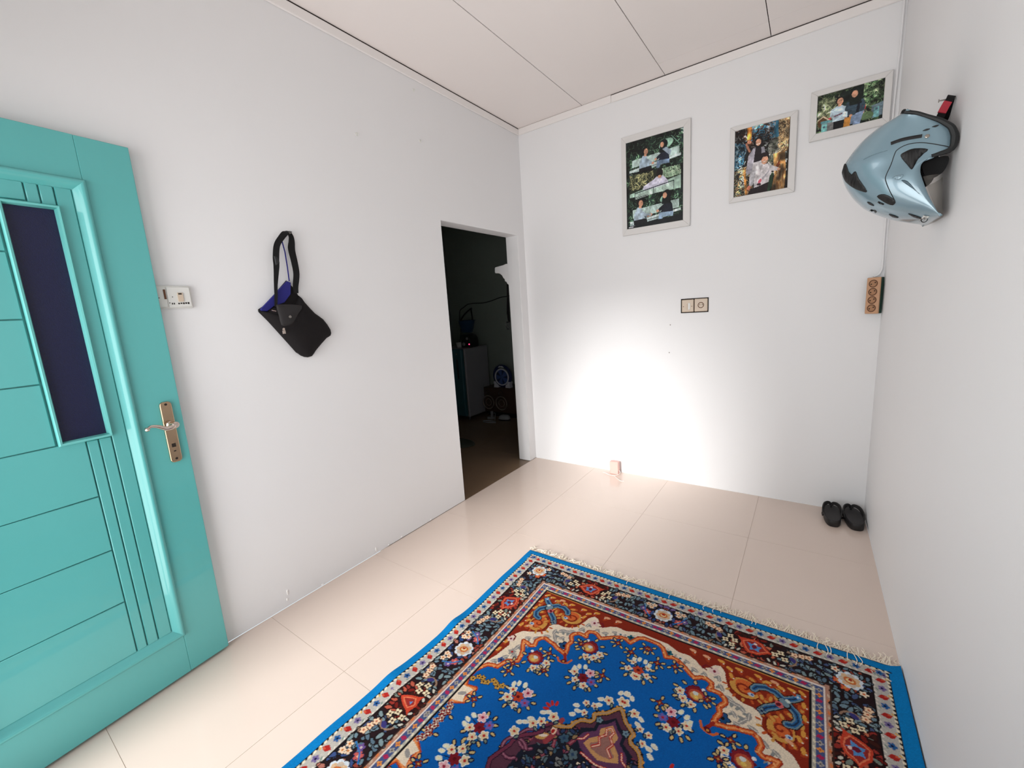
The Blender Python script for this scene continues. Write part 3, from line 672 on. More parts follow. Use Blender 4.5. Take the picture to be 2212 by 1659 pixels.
def border_run(side, s0, s1, flowers, diamonds):
    # leaves first, then the named motifs
    lw = 0
    for s_ in np.arange(s0, s1, .0105):
        dnear = min(abs(s_-q) for q in diamonds); fnear = min(abs(s_-q) for q in flowers)
        for rowi in range(4):
            d = .102+.0305*rowi+random.uniform(-.008, .008); x, y = mp(side, s_+random.uniform(-.006, .006), d)
            if dnear < .08: cs = [(150, 50, 42), (186, 90, 70), (120, 30, 24), (200, 110, 80), (120, 130, 120), (60, 26, 20)]; wts = [3, 2, 3, 1, 1.3, 2]
            elif fnear < .055: cs = [(60, 80, 130), (150, 66, 54), (120, 96, 150), (36, 66, 120), (176, 110, 96)]; wts = [2, 2, 1, 2, 1]
            else: cs = [SLA, (126, 146, 150), (90, 112, 128), (70, 84, 120), (150, 120, 100)]; wts = [4, 3, 3, 1, .6]
            c_ = random.choices(cs, wts)[0]
            if random.random() < .80: Q.leaf(x, y, random.uniform(.019, .029), random.uniform(0, PI), c_, BLK if dnear > .08 else (44, 16, 16))
    for q in diamonds:
        for sg in (-1, 1):
            for (ds, d) in ((.068, .150), (.086, .132), (.075, .178), (.100, .160)):
                if random.random() < .95: Q.flower(*mp(side, q+sg*ds, d), .0135, 4, (234, 216, 180), (90, 60, 50), BLK, .6)
            for (ds, d) in ((.130, .118), (.152, .112), (.172, .108)): Q.flower(*mp(side, q+sg*ds, d), .0135, 5, (236, 204, 170), (196, 110, 80), (90, 40, 36))
            Q.line([mp(side, q+sg*(.105+.03*math.cos(t)), .155+.03*math.sin(t)) for t in np.linspace(-1.2, 1.3, 8)], .006, (150, 120, 100)); Q.ell(*mp(side, q+sg*.124, .148), .014, .009, 1 if side == 0 else .5, (58, 54, 116))
            for (ds, d) in ((.05, .19), (.07, .196), (.095, .194)): Q.leaf(*mp(side, q+sg*ds, d), .018, random.uniform(0, PI), (206, 200, 186), BLK)
        diamond(*mp(side, q, .150), side)
    for q in flowers:
        for sg in (-1, 1):
            for (ds, d) in ((.058, .125), (.075, .110), (.05, .108)): Q.flower(*mp(side, q+sg*ds, d), .013, 5, (236, 208, 180), (200, 120, 60), (30, 40, 60))
            Q.flower(*mp(side, q+sg*.066, .165), .017, 5, (196, 92, 84), (226, 180, 150), (40, 40, 80)); Q.flower(*mp(side, q+sg*.088, .150), .014, 5, (108, 78, 140), (200, 180, 180))
            Q.line([mp(side, q+sg*.05, .185), mp(side, q+sg*.075, .16), mp(side, q+sg*.09, .12)], .004, (30, 110, 180))
        blossom_big(*mp(side, q, .152), .3)
border_run(0, -.01, HW-.20, [0.0], [.345])
border_run(1, .21, HL+.01, [.745], [.425, 1.045])
for _ in range(60):
    x, y = random.uniform(HW-.2, HW-.096), random.uniform(.096, .2); Q.leaf(x, y, .020, random.uniform(0, PI), random.choice([SLA, (90, 112, 128), (66, 84, 130), (150, 70, 54)]), BLK)
for (x, y) in ((HW-.19, .115), (HW-.115, .19)): Q.flower(x, y, .014, 5, CRE, ORA, BLK)
for (x, y) in ((HW-.185, .165), (HW-.165, .19)): Q.flower(x, y, .015, 5, (206, 92, 60), GOLD, BLK)
blossom_big(HW-.150, .148, .4)
for (d, c_) in ((.090, BLK), (.206, (60, 40, 34)), (.2635, BLK)):
    Q.line([(0, d), (HW-d, d), (HW-d, HL)], .0035, c_)
# assemble the whole carpet from its quarter
q = Q.a
half = np.concatenate([q[:, :0:-1], q], axis=1)           # mirror left-right
full = np.concatenate([half, half[-2::-1]], axis=0)       # mirror front-back
ny, nx = full.shape[:2]
full = full*(1+rng.normal(0, 0.035, (ny, nx, 1))); full = np.clip(full*0.94, 0, 255)
us = np.linspace(-HW, HW, nx); vs_ = np.linspace(0, 2*HL, ny)
keep = [i for i in range(ny) if vs_[i] <= 1.5 or i % 4 == 0 or i == ny-1]
full = full[keep]; vs_ = vs_[keep]; ny = len(keep)
Uu, Vv = np.meshgrid(us, vs_)
rug = thing('carpet', (1.56, -2.35, 0.0), 'blue oriental carpet with floral border and cream fringe on the tiles', 'carpet')
lf = np.clip((-Uu/HW), 0, 1)**2
bow = np.interp(Vv, [0, .25, .55, .75, 1.0, 1.2, 1.4, 2.05], [0.0, 0.003, 0.008, 0.004, -0.012, -0.024, -0.03, -0.03])
RX = 1.5605+Uu*0.998+bow*lf; RY = -1.325-Vv
edge = np.minimum(np.minimum(HW-np.abs(Uu), Vv), 2*HL-Vv)
RZ = 0.010-0.004*np.exp(-edge/0.006)
for (v0, amp, wd) in ((.655, .012, .05), (.99, .010, .055), (.30, .003, .05)):
    RZ += amp*np.exp(-((Vv-v0)/wd)**2)*np.clip((-Uu-.55)/.235, 0, 1)**1.5
RZ += .016*np.clip((Uu-.735)/.05, 0, 1)**2
RZ += 0.0009*np.sin(Vv*37+Uu*9)*np.sin(Uu*23)
PT = np.stack([RX, RY, RZ], -1)
M['carpet'] = mat_attr('carpet_pile', 'pattern', 0.95, 0.1, bump=0.5, bscale=700)
pile = colour_mesh('pile', PT[:, ::-1], full[:, ::-1], M['carpet'], rug)
# thin backing so that the carpet has thickness
b = MB(); n_ = 60; vv = []
for i in range(n_+1):
    v = 2*HL*i/n_; j = int(np.argmin(np.abs(vs_-v))); vv += [(RX[j, 0], RY[j, 0], RZ[j, 0]-.0005), (RX[j, 0]+.001, RY[j, 0], 0.0008)]
fs = [(2*i, 2*i+1, 2*i+3, 2*i+2) for i in range(n_)]
b.add(vv, fs)
M['edge'] = mat('carpet_blue_edge', EDGE, 0.95, spec=0.1)
b.build('side_binding', M['edge'], rug)
b = MB(); vv = [(RX[0, k], RY[0, k], z) for k in range(0, nx, 8) for z in (RZ[0, k], 0.0008)]
m_ = len(vv)//2; b.add(vv, [(2*i, 2*i+1, 2*i+3, 2*i+2) for i in range(m_-1)]); b.build('end_binding', M['fringe'], rug)
# fringe: a knotted strip and loose strands
def fringe(name, v_edge, sgn):
    b = MB(); vs2 = []; n2 = 160
    for i in range(n2+1):
        x = 1.5605-HW+2*HW*i/n2; w = .008+.003*math.sin(i*2.1)+.002*random.random()
        for (dy, z) in ((.001, .0085), (-w*.5*0-.002, .0095), (w*.6, .0065), (w, .001)): vs2.append((x, v_edge+sgn*dy, z+.001*random.random()))
    b.add(vs2, [(i*4+k, i*4+k+1, i*4+5+k, i*4+4+k) for i in range(n2) for k in range(3)])
    for i in range(430):
        x = 1.5605-HW+.004+(2*HW-.008)*(i+random.random()*.8)/430
        right = (x-0.78)/1.56
        L = random.uniform(.026, .05)*(0.85+.25*right); dx = random.gauss(0, .009)+.004; bend = random.gauss(0, .010)
        lift = random.random() < .4
        z1 = .002+random.random()*.003+(random.uniform(.004, .014) if lift else 0)
        p = [(x, v_edge, .0075), (x+dx*.3, v_edge+sgn*L*.3, .004+.3*z1), (x+dx*.7+bend, v_edge+sgn*L*.7, z1), (x+dx+bend*.4, v_edge+sgn*L, max(.0015, z1*.8))]
        b.tube(smooth_path(p, 2), random.uniform(.0011, .0018), 4, caps=False)
    o = b.build(name, M['fringe'], rug, smooth=True, angle=80); o['kind'] = 'stuff'
fringe('fringe', -1.325, 1); fringe('fringe', -3.375, -1)
# strands that have fallen back over the pile
for (u, v, dx, L) in ((-.205, 0, -.006, .03), (-.005, 0, -.006, .032), (.145, 0, -.012, .03), (.182, 0, -.010, .03), (.205, 0, .0, .018), (.32, 0, .004, .022), (.335, 0, .002, .02), (.548, 0, -.006, .05), (.565, 0, .012, .06), (.580, 0, .006, .05), (.635, 0, -.002, .05), (.65, 0, .012, .06), (.66, 0, .018, .055)):
    b = MB(); x = 1.5605+u
    p = [(x, -1.318, .006), (x+dx*.1, -1.33, .0145), (x+dx*.9, -1.325-L*.6, .0135), (x+dx*.5, -1.325-L, .0120)]
    b.tube(smooth_path(p, 4), .0013, 5); b.build('loose_strand', M['fringe'], rug, smooth=True)

# ------------------------------------------------------------------ framed photographs (flat prints in white frames)
def frame(label, x0, x1, z0, z1, px0, px1, pz0, pz1, paint, res=0.0018):
    r = thing('picture_frame', ((x0+x1)/2, -0.009, z0), label, 'picture frame', 'framed photographs on the back wall')
    D = 0.020
    for poly in ([(x0, z0), (x1, z0), (px1, pz0), (px0, pz0)], [(x1, z0), (x1, z1), (px1, pz1), (px1, pz0)], [(x1, z1), (x0, z1), (px0, pz1), (px1, pz1)], [(x0, z1), (x0, z0), (px0, pz0), (px0, pz1)]):
        mb = MB(); mb.prism(poly, 1, -D, -0.002); mb.build('frame_side', M['frame'], r, bevel=0.0015, bseg=1)
    mb = MB(); mb.box(x0+.004, x1-.004, -0.006, -0.0005, z0+.004, z1-.004); mb.build('backing_board', M['wood_dk'], r)
    w, h = px1-px0, pz1-pz0
    c = Canvas(w, h, res, (20, 26, 26)); paint(c, w, h); c.tone(.10, 16, 11); c.tone(.08, 40, 12)
    X, Z = np.meshgrid(px0+c.xs, pz1-c.ys); P = np.stack([X, np.full_like(X, -0.0145), Z], -1)
    a = np.clip(c.a+rng.normal(0, 5, c.a.shape[:2]+(1,)), 0, 255)
    o = colour_mesh('photo_print', P[:, ::-1], a[:, ::-1], M['print'], r); o['label'] = 'printed photograph'
    return r
M['print'] = mat_attr('glossy_photo_print', 'pattern', 0.3, 0.35)
SKIN = (214, 160, 130); HAIR = (26, 22, 22)
def foliage(c, x0, x1, y0, y1, n, cols, L=(.01, .03)):
    for _ in range(n):
        x, y = random.uniform(x0, x1), random.uniform(y0, y1); a = random.uniform(0, PI); l = random.uniform(*L); col = random.choice(cols)
        p = [(x+l*t*math.cos(a+t*.8), y+l*t*math.sin(a+t*.8)) for t in (-.5, -.2, .1, .5)]; c.line([(min(max(q[0], x0), x1), min(max(q[1], y0), y1)) for q in p], random.uniform(.002, .005), col)
DG = [(20, 38, 30), (34, 56, 42), (52, 78, 58), (14, 22, 20), (84, 110, 84)]
def bench(c, x0, x1, y0, y1, back=True):
    if back:
        for k in range(6):
            y = y0+(y1-y0)*.62*k/6; c.poly([(x0+.02, y), (x1-.01, y-.02), (x1-.01, y-.012), (x0+.02, y+.008)], (186, 208, 202))
    c.poly([(x0, y1-.012), (x1, y1-.05), (x1, y1-.035), (x0, y1+.004)], (206, 222, 220)); c.poly([(x0, y1+.006), (x1*.75, y1-.02), (x1*.75, y1-.01), (x0, y1+.016)], (180, 200, 200))
def sitter(c, x, y, s, facing, top, hijab=None, legs=None):
    # small seated figure, (x, y) is the seat point
    f = facing; bod = top
    c.poly([(x-.030*s*f, y), (x-.024*s*f, y-.045*s), (x-.006*s*f, y-.075*s), (x+.014*s*f, y-.070*s), (x+.026*s*f, y-.035*s), (x+.040*s*f, y-.004*s)], bod)
    c.poly([(x+.010*s*f, y-.060*s), (x+.052*s*f, y-.028*s), (x+.048*s*f, y-.014*s), (x+.008*s*f, y-.034*s)], tuple(int(v*.9) for v in bod))
    c.ell(x+.054*s*f, y-.021*s, .008*s, .007*s, 0, SKIN)
    lg = legs or (26, 26, 30)
    c.poly([(x-.03*s*f, y-.006*s), (x+.045*s*f, y-.010*s), (x+.052*s*f, y+.030*s), (x+.034*s*f, y+.034*s), (x+.022*s*f, y+.014*s), (x-.028*s*f, y+.018*s)], lg)
    hx, hy = x+.006*s*f, y-.096*s
    if hijab:
        c.ell(hx-.002*s*f, hy, .023*s, .027*s, 0, hijab); c.poly([(hx-.022*s, hy+.01*s), (hx+.020*s, hy+.01*s), (hx+.024*s, hy+.045*s), (hx-.026*s, hy+.045*s)], hijab); c.ell(hx+.009*s*f, hy+.001*s, .011*s, .015*s, 0, SKIN)
    else:
        c.ell(hx, hy-.005*s, .018*s, .020*s, 0, HAIR); c.ell(hx+.007*s*f, hy+.002*s, .012*s, .017*s, 0, SKIN); c.ell(hx+.012*s*f, hy-.001*s, .0022*s, .0018*s, 0, (70, 40, 34)); c.line([(hx+.008*s*f, hy+.011*s), (hx+.014*s*f, hy+.010*s)], .002, (150, 70, 64)); c.rect(hx-.004*s, hx+.010*s, hy+.015*s, hy+.028*s, SKIN)
def paint1(c, w, h):
    foliage(c, 0, w, 0, h, 900, DG, (.015, .05))
    bx0, bx1 = .022, w-.016
    for k, (a, b) in enumerate(((.02, .214), (.222, .368), (.376, .562))):
        c.rect(bx0, bx1, a, b, (24, 34, 30)); foliage(c, bx0, bx1, a, b, 330, DG+[(96, 128, 104)], (.01, .035))
    c.tone(.45, 9, 3); c.tone(.3, 22, 4)
    # upper picture
    c.ell(.275, .070, .048, .028, -.3, (150, 190, 168)); c.line([(.31, .03), (.36, .09)], .004, (120, 160, 140)); c.line([(.29, .11), (.365, .10)], .004, (120, 160, 140)); c.line([(.34, .15), (.365, .125)], .004, (120, 160, 140))
    bench(c, bx0, bx1, .125, .200); sitter(c, .125, .195, 1.15, 1, (170, 190, 206)); sitter(c, .265, .175, 1.1, -1, (34, 40, 58), (20, 26, 28), (120, 144, 170))
    c.poly([(.25, .10), (.275, .09), (.31, .12), (.30, .15), (.28, .13)], (150, 166, 180)); c.rect(bx0, .20, .205, .214, (18, 16, 18))
    # middle picture, man seen from behind on a bench
    c.rect(bx0, bx1, .222, .368, (40, 46, 36)); foliage(c, bx0, .19, .222, .32, 200, [(180, 178, 130), (120, 120, 84), (60, 66, 50), (20, 24, 20)], (.02, .05)); foliage(c, .22, bx1, .222, .285, 260, [(150, 180, 150), (190, 210, 180), (120, 150, 120)], (.006, .02))
    c.poly([(bx0, .345), (bx1, .285), (bx1, .368), (bx0, .368)], (168, 196, 180)); c.poly([(.12, .31), (.19, .28), (.215, .262), (.25, .262), (.285, .30), (.29, .325), (.13, .34)], (206, 204, 222)); c.ell(.232, .245, .022, .028, 0, HAIR); c.ell(.232, .268, .012, .010, 0, SKIN); c.ell(.13, .325, .014, .009, 0, (206, 204, 222))
    c.line([(.06, .345), (.325, .312)], .006, (40, 56, 58))
    for k in range(5): c.line([(.06, .352+.008*k), (.325, .320+.008*k)], .003, (206, 224, 216))
    for x in (.06, .19, .325): c.line([(x, .345-.12*(x-.06)), (x+.001, .395-.12*(x-.06))], .004, (40, 56, 58))
    # lower picture
    c.ell(.27, .410, .04, .022, -.5, (140, 180, 160)); bench(c, bx0, bx1, .455, .545); sitter(c, .085, .535, 1.25, 1, (176, 194, 208)); sitter(c, .285, .515, 1.25, -1, (28, 32, 44), (18, 22, 24), (150, 176, 200)); c.ell(.165, .505, .016, .010, 0, SKIN); c.line([(.10, .49), (.165, .505)], .014, (176, 194, 208))
    c.ell(w-.04, .56, .035, .012, -.3, (120, 140, 140))
    c.poly([(0, .56), (w, .535), (w, h), (0, h)], (20, 24, 26)); c.rect(.012, .046, .566, .571, (214, 216, 220)); c.rect(.022, .058, .560, .5625, (180, 184, 190))
def standing(c, x, y, s, top, legs, hijab=None, face=1):
    c.poly([(x-.022*s, y), (x-.020*s, y-.055*s), (x+.020*s, y-.055*s), (x+.024*s, y)], legs); c.poly([(x-.026*s, y-.040*s), (x-.030*s, y-.100*s), (x-.012*s, y-.114*s), (x+.012*s, y-.114*s), (x+.030*s, y-.100*s), (x+.028*s, y-.040*s)], top)
    c.line([(x-.028*s, y-.10*s), (x-.034*s, y-.072*s), (x-.006*s, y-.058*s)], .011*s, tuple(int(v*.92) for v in top)); c.line([(x+.029*s, y-.10*s), (x+.036*s, y-.07*s), (x+.030*s, y-.045*s)], .011*s, top); c.ell(x+.031*s, y-.042*s, .007*s, .007*s, 0, SKIN)
    hx, hy = x, y-.136*s
    if hijab: c.ell(hx, hy, .022*s, .027*s, 0, hijab); c.poly([(hx-.022*s, hy+.01*s), (hx+.022*s, hy+.01*s), (hx+.026*s, hy+.05*s), (hx-.022*s, hy+.05*s)], hijab); c.ell(hx-.003*s, hy, .012*s, .016*s, 0, SKIN)
    else: c.rect(hx-.006*s, hx+.008*s, hy+.01*s, hy+.026*s, SKIN); c.ell(hx, hy-.004*s, .017*s, .020*s, 0, HAIR); c.ell(hx+.003*s, hy+.002*s, .013*s, .017*s, 0, SKIN); c.line([(hx-.004*s, hy-.001*s), (hx+.0, hy-.001*s)], .002, (70, 40, 34)); c.line([(hx+.006*s, hy-.001*s), (hx+.010*s, hy-.001*s)], .002, (70, 40, 34)); c.line([(hx, hy+.011*s), (hx+.007*s, hy+.011*s)], .002, (160, 80, 70))
def paint2(c, w, h):
    c.rect(0, w, 0, h, (30, 26, 24)); c.rect(.09, .23, 0, .09, (72, 150, 184)); foliage(c, 0, .21, 0, .12, 260, [(34, 24, 22), (60, 40, 30), (20, 20, 22), (150, 150, 150), (90, 60, 40)], (.02, .05))
    c.rect(.065, .09, 0, .07, (176, 112, 50)); c.poly([(0, .07), (.06, .09), (.05, .20), (0, .235)], (70, 128, 160)); foliage(c, 0, .065, .07, .22, 70, [(22, 30, 38), (34, 50, 60), (20, 24, 28), (150, 180, 190)], (.02, .05))
    foliage(c, 0, .10, .22, h, 260, [(196, 156, 110), (120, 110, 90), (40, 34, 28), (160, 180, 160), (60, 80, 66), (30, 28, 26)], (.02, .05))
    c.rect(.18, .27, .10, .26, (120, 120, 110)); foliage(c, .15, .275, .09, .30, 160, [(150, 160, 140), (190, 196, 190), (50, 60, 50), (30, 30, 28), (96, 110, 80)], (.01, .03))
    c.poly([(.225, 0), (w-.002, 0), (w-.004, .15), (.262, .19), (.24, .17), (.232, .10)], (150, 120, 84)); foliage(c, .228, w-.006, 0, .18, 170, [(196, 166, 120), (90, 66, 44), (60, 50, 40), (214, 190, 150)], (.01, .03))
    c.poly([(.205, .18), (.262, .175), (.272, .28), (.268, h), (.20, h), (.215, .30)], (190, 140, 84))
    for k in range(40): x = random.uniform(.212, .266); y = random.uniform(.19, h-.01); c.line([(x, y), (x+random.uniform(-.004, .004), y+random.uniform(.02, .05))], .003, random.choice([(214, 176, 120), (150, 96, 54), (120, 74, 40), (226, 196, 150)]))
    c.poly([(.225, .24), (.24, .21), (.238, .25), (.222, .29)], (90, 44, 24)); c.line([(.055, .235), (.07, h)], .012, (176, 120, 60)); c.line([(.03, .235), (.075, .245), (.03, .27)], .006, (196, 150, 96))
    c.tone(.4, 8, 5); c.tone(.3, 18, 6)
    c.poly([(.10, .125), (.135, .12), (.16, .13), (.155, .215), (.10, .21)], (40, 34, 38)); c.poly([(.075, .16), (.10, .122), (.112, .125), (.098, .25), (.072, .27), (.064, .25)], (170, 166, 176)); c.poly([(.142, .125), (.158, .128), (.165, .17), (.145, .20)], (160, 158, 166))
    c.ell(.126, .095, .026, .030, 0, (26, 22, 24)); c.ell(.126, .095, .014, .019, 0, SKIN); c.line([(.116, .106), (.134, .103)], .003, (240, 232, 226)); c.line([(.08, .135), (.062, .09)], .011, (176, 120, 96)); c.ell(.078, .082, .012, .010, .4, (206, 140, 110))
    c.poly([(.10, .205), (.155, .20), (.16, .24), (.12, .29), (.095, .33), (.085, .30), (.098, .25)], (206, 202, 204)); c.poly([(.085, .25), (.118, .25), (.105, .33), (.084, .345)], (184, 182, 186))
    c.poly([(.118, .27), (.155, .228), (.178, .225), (.20, .24), (.235, .262), (.232, .278), (.20, .272), (.19, .33), (.11, .352), (.108, .32)], (214, 208, 210)); c.poly([(.15, .30), (.19, .262), (.188, .272), (.155, .315)], (170, 166, 172))
    c.ell(.163, .190, .022, .026, .1, HAIR); c.ell(.162, .203, .017, .023, .1, SKIN); c.ell(.160, .172, .024, .012, .1, (40, 32, 32)); c.line([(.154, .212), (.168, .210)], .003, (244, 236, 230)); c.ell(.235, .27, .009, .007, 0, SKIN); c.ell(.14, .318, .008, .014, .5, (196, 96, 110)); c.ell(.136, .335, .012, .007, .2, (60, 40, 46)); c.poly([(.09, .352), (.19, .34), (.18, h), (.085, h)], (34, 26, 28)); c.ell(.082, .345, .010, .014, .3, (196, 120, 96))
    c.poly([(.19, .30), (.208, .28), (.205, .36), (.19, h), (.18, h)], (34, 56, 40))
def paint3(c, w, h):
    foliage(c, 0, w, 0, h, 500, [(90, 110, 76), (60, 84, 56), (130, 140, 106), (40, 58, 40), (28, 40, 30)], (.02, .05)); c.poly([(.075, .02), (.20, 0), (.215, h), (.11, h), (.09, .10)], (22, 34, 30)); foliage(c, .20, w, 0, .12, 160, [(70, 100, 66), (110, 140, 100), (26, 40, 30), (150, 170, 130)], (.02, .05)); foliage(c, .005, .10, .02, .13, 90, [(170, 176, 140), (130, 140, 104), (80, 90, 66)], (.03, .06))
    c.tone(.45, 8, 7); c.tone(.3, 18, 8)
    c.ell(.03, .14, .026, .03, 0, (96, 66, 40)); c.line([(.008, .125), (.03, .112), (.055, .135)], .006, (206, 190, 160)); c.rect(.022, .072, .140, h, (112, 150, 154)); c.rect(.018, .06, .135, .147, (86, 136, 142)); c.rect(.024, .048, .155, h, (130, 196, 192)); c.rect(.030, .041, .162, .172, (70, 90, 110)); c.rect(.05, .08, .15, h, (120, 120, 120)); c.poly([(.05, .128), (.066, .124), (.062, .138)], (206, 50, 70))
    c.rect(.185, .205, .095, .115, (90, 150, 130)); c.poly([(.185, .108), (.212, .104), (.21, .124), (.187, .124)], (206, 60, 66)); c.rect(.188, .208, .124, .160, (120, 130, 130)); c.poly([(.235, .118), (w, .108), (w, .172), (.24, .18)], (110, 130, 140)); c.rect(.246, .266, .128, .178, (120, 176, 178)); c.rect(.252, .262, .132, .142, (90, 110, 130)); c.ell(.215, .16, .03, .02, 0, (96, 120, 84))
    standing(c, .098, h, 1.02, (196, 216, 228), (16, 18, 24)); c.line([(.078, .125), (.112, .118)], .005, (110, 40, 70)); standing(c, .165, h-.008, 1.08, (60, 78, 92), (120, 140, 166), (22, 32, 28)); c.poly([(.175, .095), (.188, .075), (.184, .13), (.168, .15)], (20, 26, 38)); c.poly([(.124, .150), (.152, .143), (.148, h), (.120, h)], (190, 130, 60)); c.ell(.150, .140, .007, .006, 0, SKIN); c.poly([(.17, .135), (.205, .13), (.19, h), (.16, h)], (134, 154, 184))
frame('tall white frame with a collage of people sitting on benches', 0.872, 1.335, 1.843, 2.507, 0.905, 1.291, 1.886, 2.464, paint1)
frame('middle white frame with two people among tree trunks', 1.567, 1.912, 1.939, 2.379, 1.594, 1.877, 1.969, 2.354, paint2)
frame('small landscape white frame with two people before green leaves, nearest the helmet', 1.971, 2.314, 2.192, 2.448, 2.002, 2.284, 2.228, 2.420, paint3)

# ------------------------------------------------------------------ sockets and switches
t = thing('wall_socket', (1.366, -0.006, 1.266), 'ivory double wall plate with switch and round socket on the back wall', 'socket')
mb = MB(); mb.box(1.278, 1.456, -0.004, 0.0, 1.264, 1.362); mb.build('back_box', M['hole'], t)
for k, (a, b_) in enumerate(((1.2855, 1.3635), (1.3685, 1.4515))):
    mb = MB(); mb.box(a, b_, -0.014, -0.003, 1.2705, 1.3545+.002*k); p = mb.build('cover_plate', M['cream_pl'], t, bevel=0.004)
    if k == 0:
        mb = MB(); mb.box(a+.030, a+.038, -0.0165, -0.013, 1.288, 1.325); mb.build('rocker', M['cream_pl'], p, bevel=0.002); mb = MB(); mb.box(a+.042, a+.056, -0.0175, -0.013, 1.286, 1.332); mb.build('rocker', M['white_pl'], p, bevel=0.003)
        for x in (a+.012, a+.066): mb = MB(); mb.lathe([(.003, 0), (.0025, .001)], (x, -0.0138, 1.308), (0, -1, 0), 10); mb.build('screw', M['brown_sock'], p)
    else:
        c0 = ((a+b_)/2, -0.0138, 1.313)
        mb = MB(); mb.torus(c0, (0, -1, 0), .0175, .0026, 24, 6); mb.build('socket_rim', M['brown_sock'], p, smooth=True); mb = MB(); mb.lathe([(.0165, 0), (.016, .0006)], c0, (0, -1, 0), 20); mb.build('socket_well', M['cream_pl'], p)
        for dx in (-.007, .009): mb = MB(); mb.lathe([(.003, .0006), (.0028, .0014)], (c0[0]+dx, c0[1], c0[2]+.002), (0, -1, 0), 10); mb.build('pin_hole', M['hole'], p)
t = thing('light_switch', (0.005, -2.53, 1.446), 'white double switch plate on the left wall beside the turquoise door', 'switch')
mb = MB(); mb.box(0.0, 0.012, -2.605, -2.470, 1.444, 1.530); mb.build('back_box', M['white_pl'], t, bevel=0.004)
for k, (a, b_) in enumerate(((-2.601, -2.553), (-2.549, -2.475))):
    mb = MB(); mb.box(0.011, 0.017, a, b_, 1.449, 1.525); p = mb.build('cover_plate', M['white_pl'], t, bevel=0.003)
    if k == 0:
        mb = MB(); mb.box(0.0165, 0.0185, -2.561, -2.5545, 1.479, 1.515); mb.build('rocker', M['brown_sock'], p)
        for (y, z) in ((-2.577, 1.484), (-2.590, 1.500), (-2.588, 1.464)): mb = MB(); mb.box(0.0165, 0.0178, y-.0016, y+.0016, z-.0016, z+.0016); mb.build('screw', M['hole'], p)
    else:
        mb = MB(); mb.box(0.0165, 0.0205, -2.519, -2.501, 1.469, 1.503); mb.build('rocker', M['cream_pl'], p, bevel=0.001)
        mk = MB()
        for (y, z, w_, h_) in ((-2.535, 1.487, .003, .003), (-2.553+.006, 1.465, .003, .003)): mk.box(0.0165, 0.0176, y-w_/2, y+w_/2, z-h_/2, z+h_/2)
        for i in range(5): mk.box(0.0165, 0.0176, -2.521+.0078*i, -2.521+.0078*i+.0055, 1.4595+.001*(i % 2), 1.4645+.0006*i)
        for i in range(2): mk.box(0.0165, 0.0176, -2.541+.006*i, -2.541+.006*i+.0035, 1.459, 1.465)
        mk.box(0.0205, 0.0210, -2.516, -2.505, 1.496, 1.501)
        mk.build('printed_mark', M['hole'], p)['kind'] = 'stuff'
# power strip hung in the corner and its cable
ct, st = math.cos(math.radians(-32)), math.sin(math.radians(-32))
PC = Vector((2.309, -0.038, 1.213))
def pxf(p): return (PC.x + p[0]*ct - p[1]*st, PC.y + p[0]*st + p[1]*ct, PC.z + p[2])
t = thing('power_strip', tuple(PC), 'tan four socket power strip hanging in the back right corner', 'power strip')
b = MB(pxf); b.box(-.031, .031, -.004, .022, 0, .196); b.build('back_shell', M['green_pl'], t, bevel=.003)
b = MB(pxf); b.box(-.033, .031, -.016, -.003, -.001, .197); cov = b.build('cover', M['tan_pl'], t, bevel=.004)
NV = Vector((st, -ct, 0)); NV = Vector((pxf((0, -1, 0))[0]-PC.x, pxf((0, -1, 0))[1]-PC.y, 0)).normalized()
for k in range(4):
    c0 = Vector(pxf((-.001, -.0158, .030+.0445*k)))
    b = MB(); b.torus(tuple(c0), NV, .0185, .0028, 24, 6); s_ = b.build('socket_rim', M['brown_sock'], cov, smooth=True)
    b = MB(); b.lathe([(.0175, 0), (.017, .0008)], tuple(c0), NV, 22); b.build('socket_well', mat('socket_well_brown', (168, 124, 90), .5), cov)
    for dx, dz in ((-.009, -.003), (.009, .005)):
        b = MB(); b.lathe([(.0035, .0008), (.003, .0018)], tuple(Vector(pxf((-.001+dx, -.0158, .030+.0445*k+dz)))), NV, 10); b.build('pin_hole', M['hole'], cov)
b = MB(); b.tube(smooth_path([(2.334, -.012, HC), (2.333, -.012, 2.55), (2.330, -.012, 2.44), (2.327, -.010, 2.2), (2.332, -.008, 1.9), (2.334, -.008, 1.6), (2.336, -.010, 1.49), (2.332, -.016, 1.445), (2.320, -.022, 1.422), (2.300, -.028, 1.414)], 6), .0042, 8)
tag(b.build('cable', M['wall'], smooth=True), 'white painted cable running down the back right corner to the power strip', 'cable')

# ------------------------------------------------------------------ helmet on the right wall
HA = [(2.229,1.874),(2.203,1.868),(2.167,1.856),(2.13,1.827),(2.105,1.793),(2.096,1.777),(2.084,1.753),(2.099,1.703),(2.122,1.661),(2.156,1.619),(2.194,1.593),(2.238,1.57),(2.292,1.553),(2.327,1.549)]
HB = [(2.224,1.862),(2.252,1.850),(2.304,1.815),(2.329,1.791),(2.338,1.765),(2.337,1.735),(2.328,1.727),(2.311,1.725),(2.285,1.72),(2.27,1.706),(2.27,1.683),(2.282,1.645),(2.295,1.609),(2.309,1.579),(2.323,1.548)]
def resamp(P, n, k):
    P = np.array(P, float); d = np.r_[0, np.cumsum(np.hypot(*np.diff(P, axis=0).T))]; t = np.linspace(0, d[-1], n)
    Qp = np.c_[np.interp(t, d, P[:, 0]), np.interp(t, d, P[:, 1])]
    for _ in range(k): Qp[1:-1] = (Qp[:-2]+2*Qp[1:-1]+Qp[2:])/4
    return Qp
NT, NS = 60, 14; HYC, HHB = -1.205, .122
ha, hb = resamp(HA, NT, 3), resamp(HB, NT, 1)
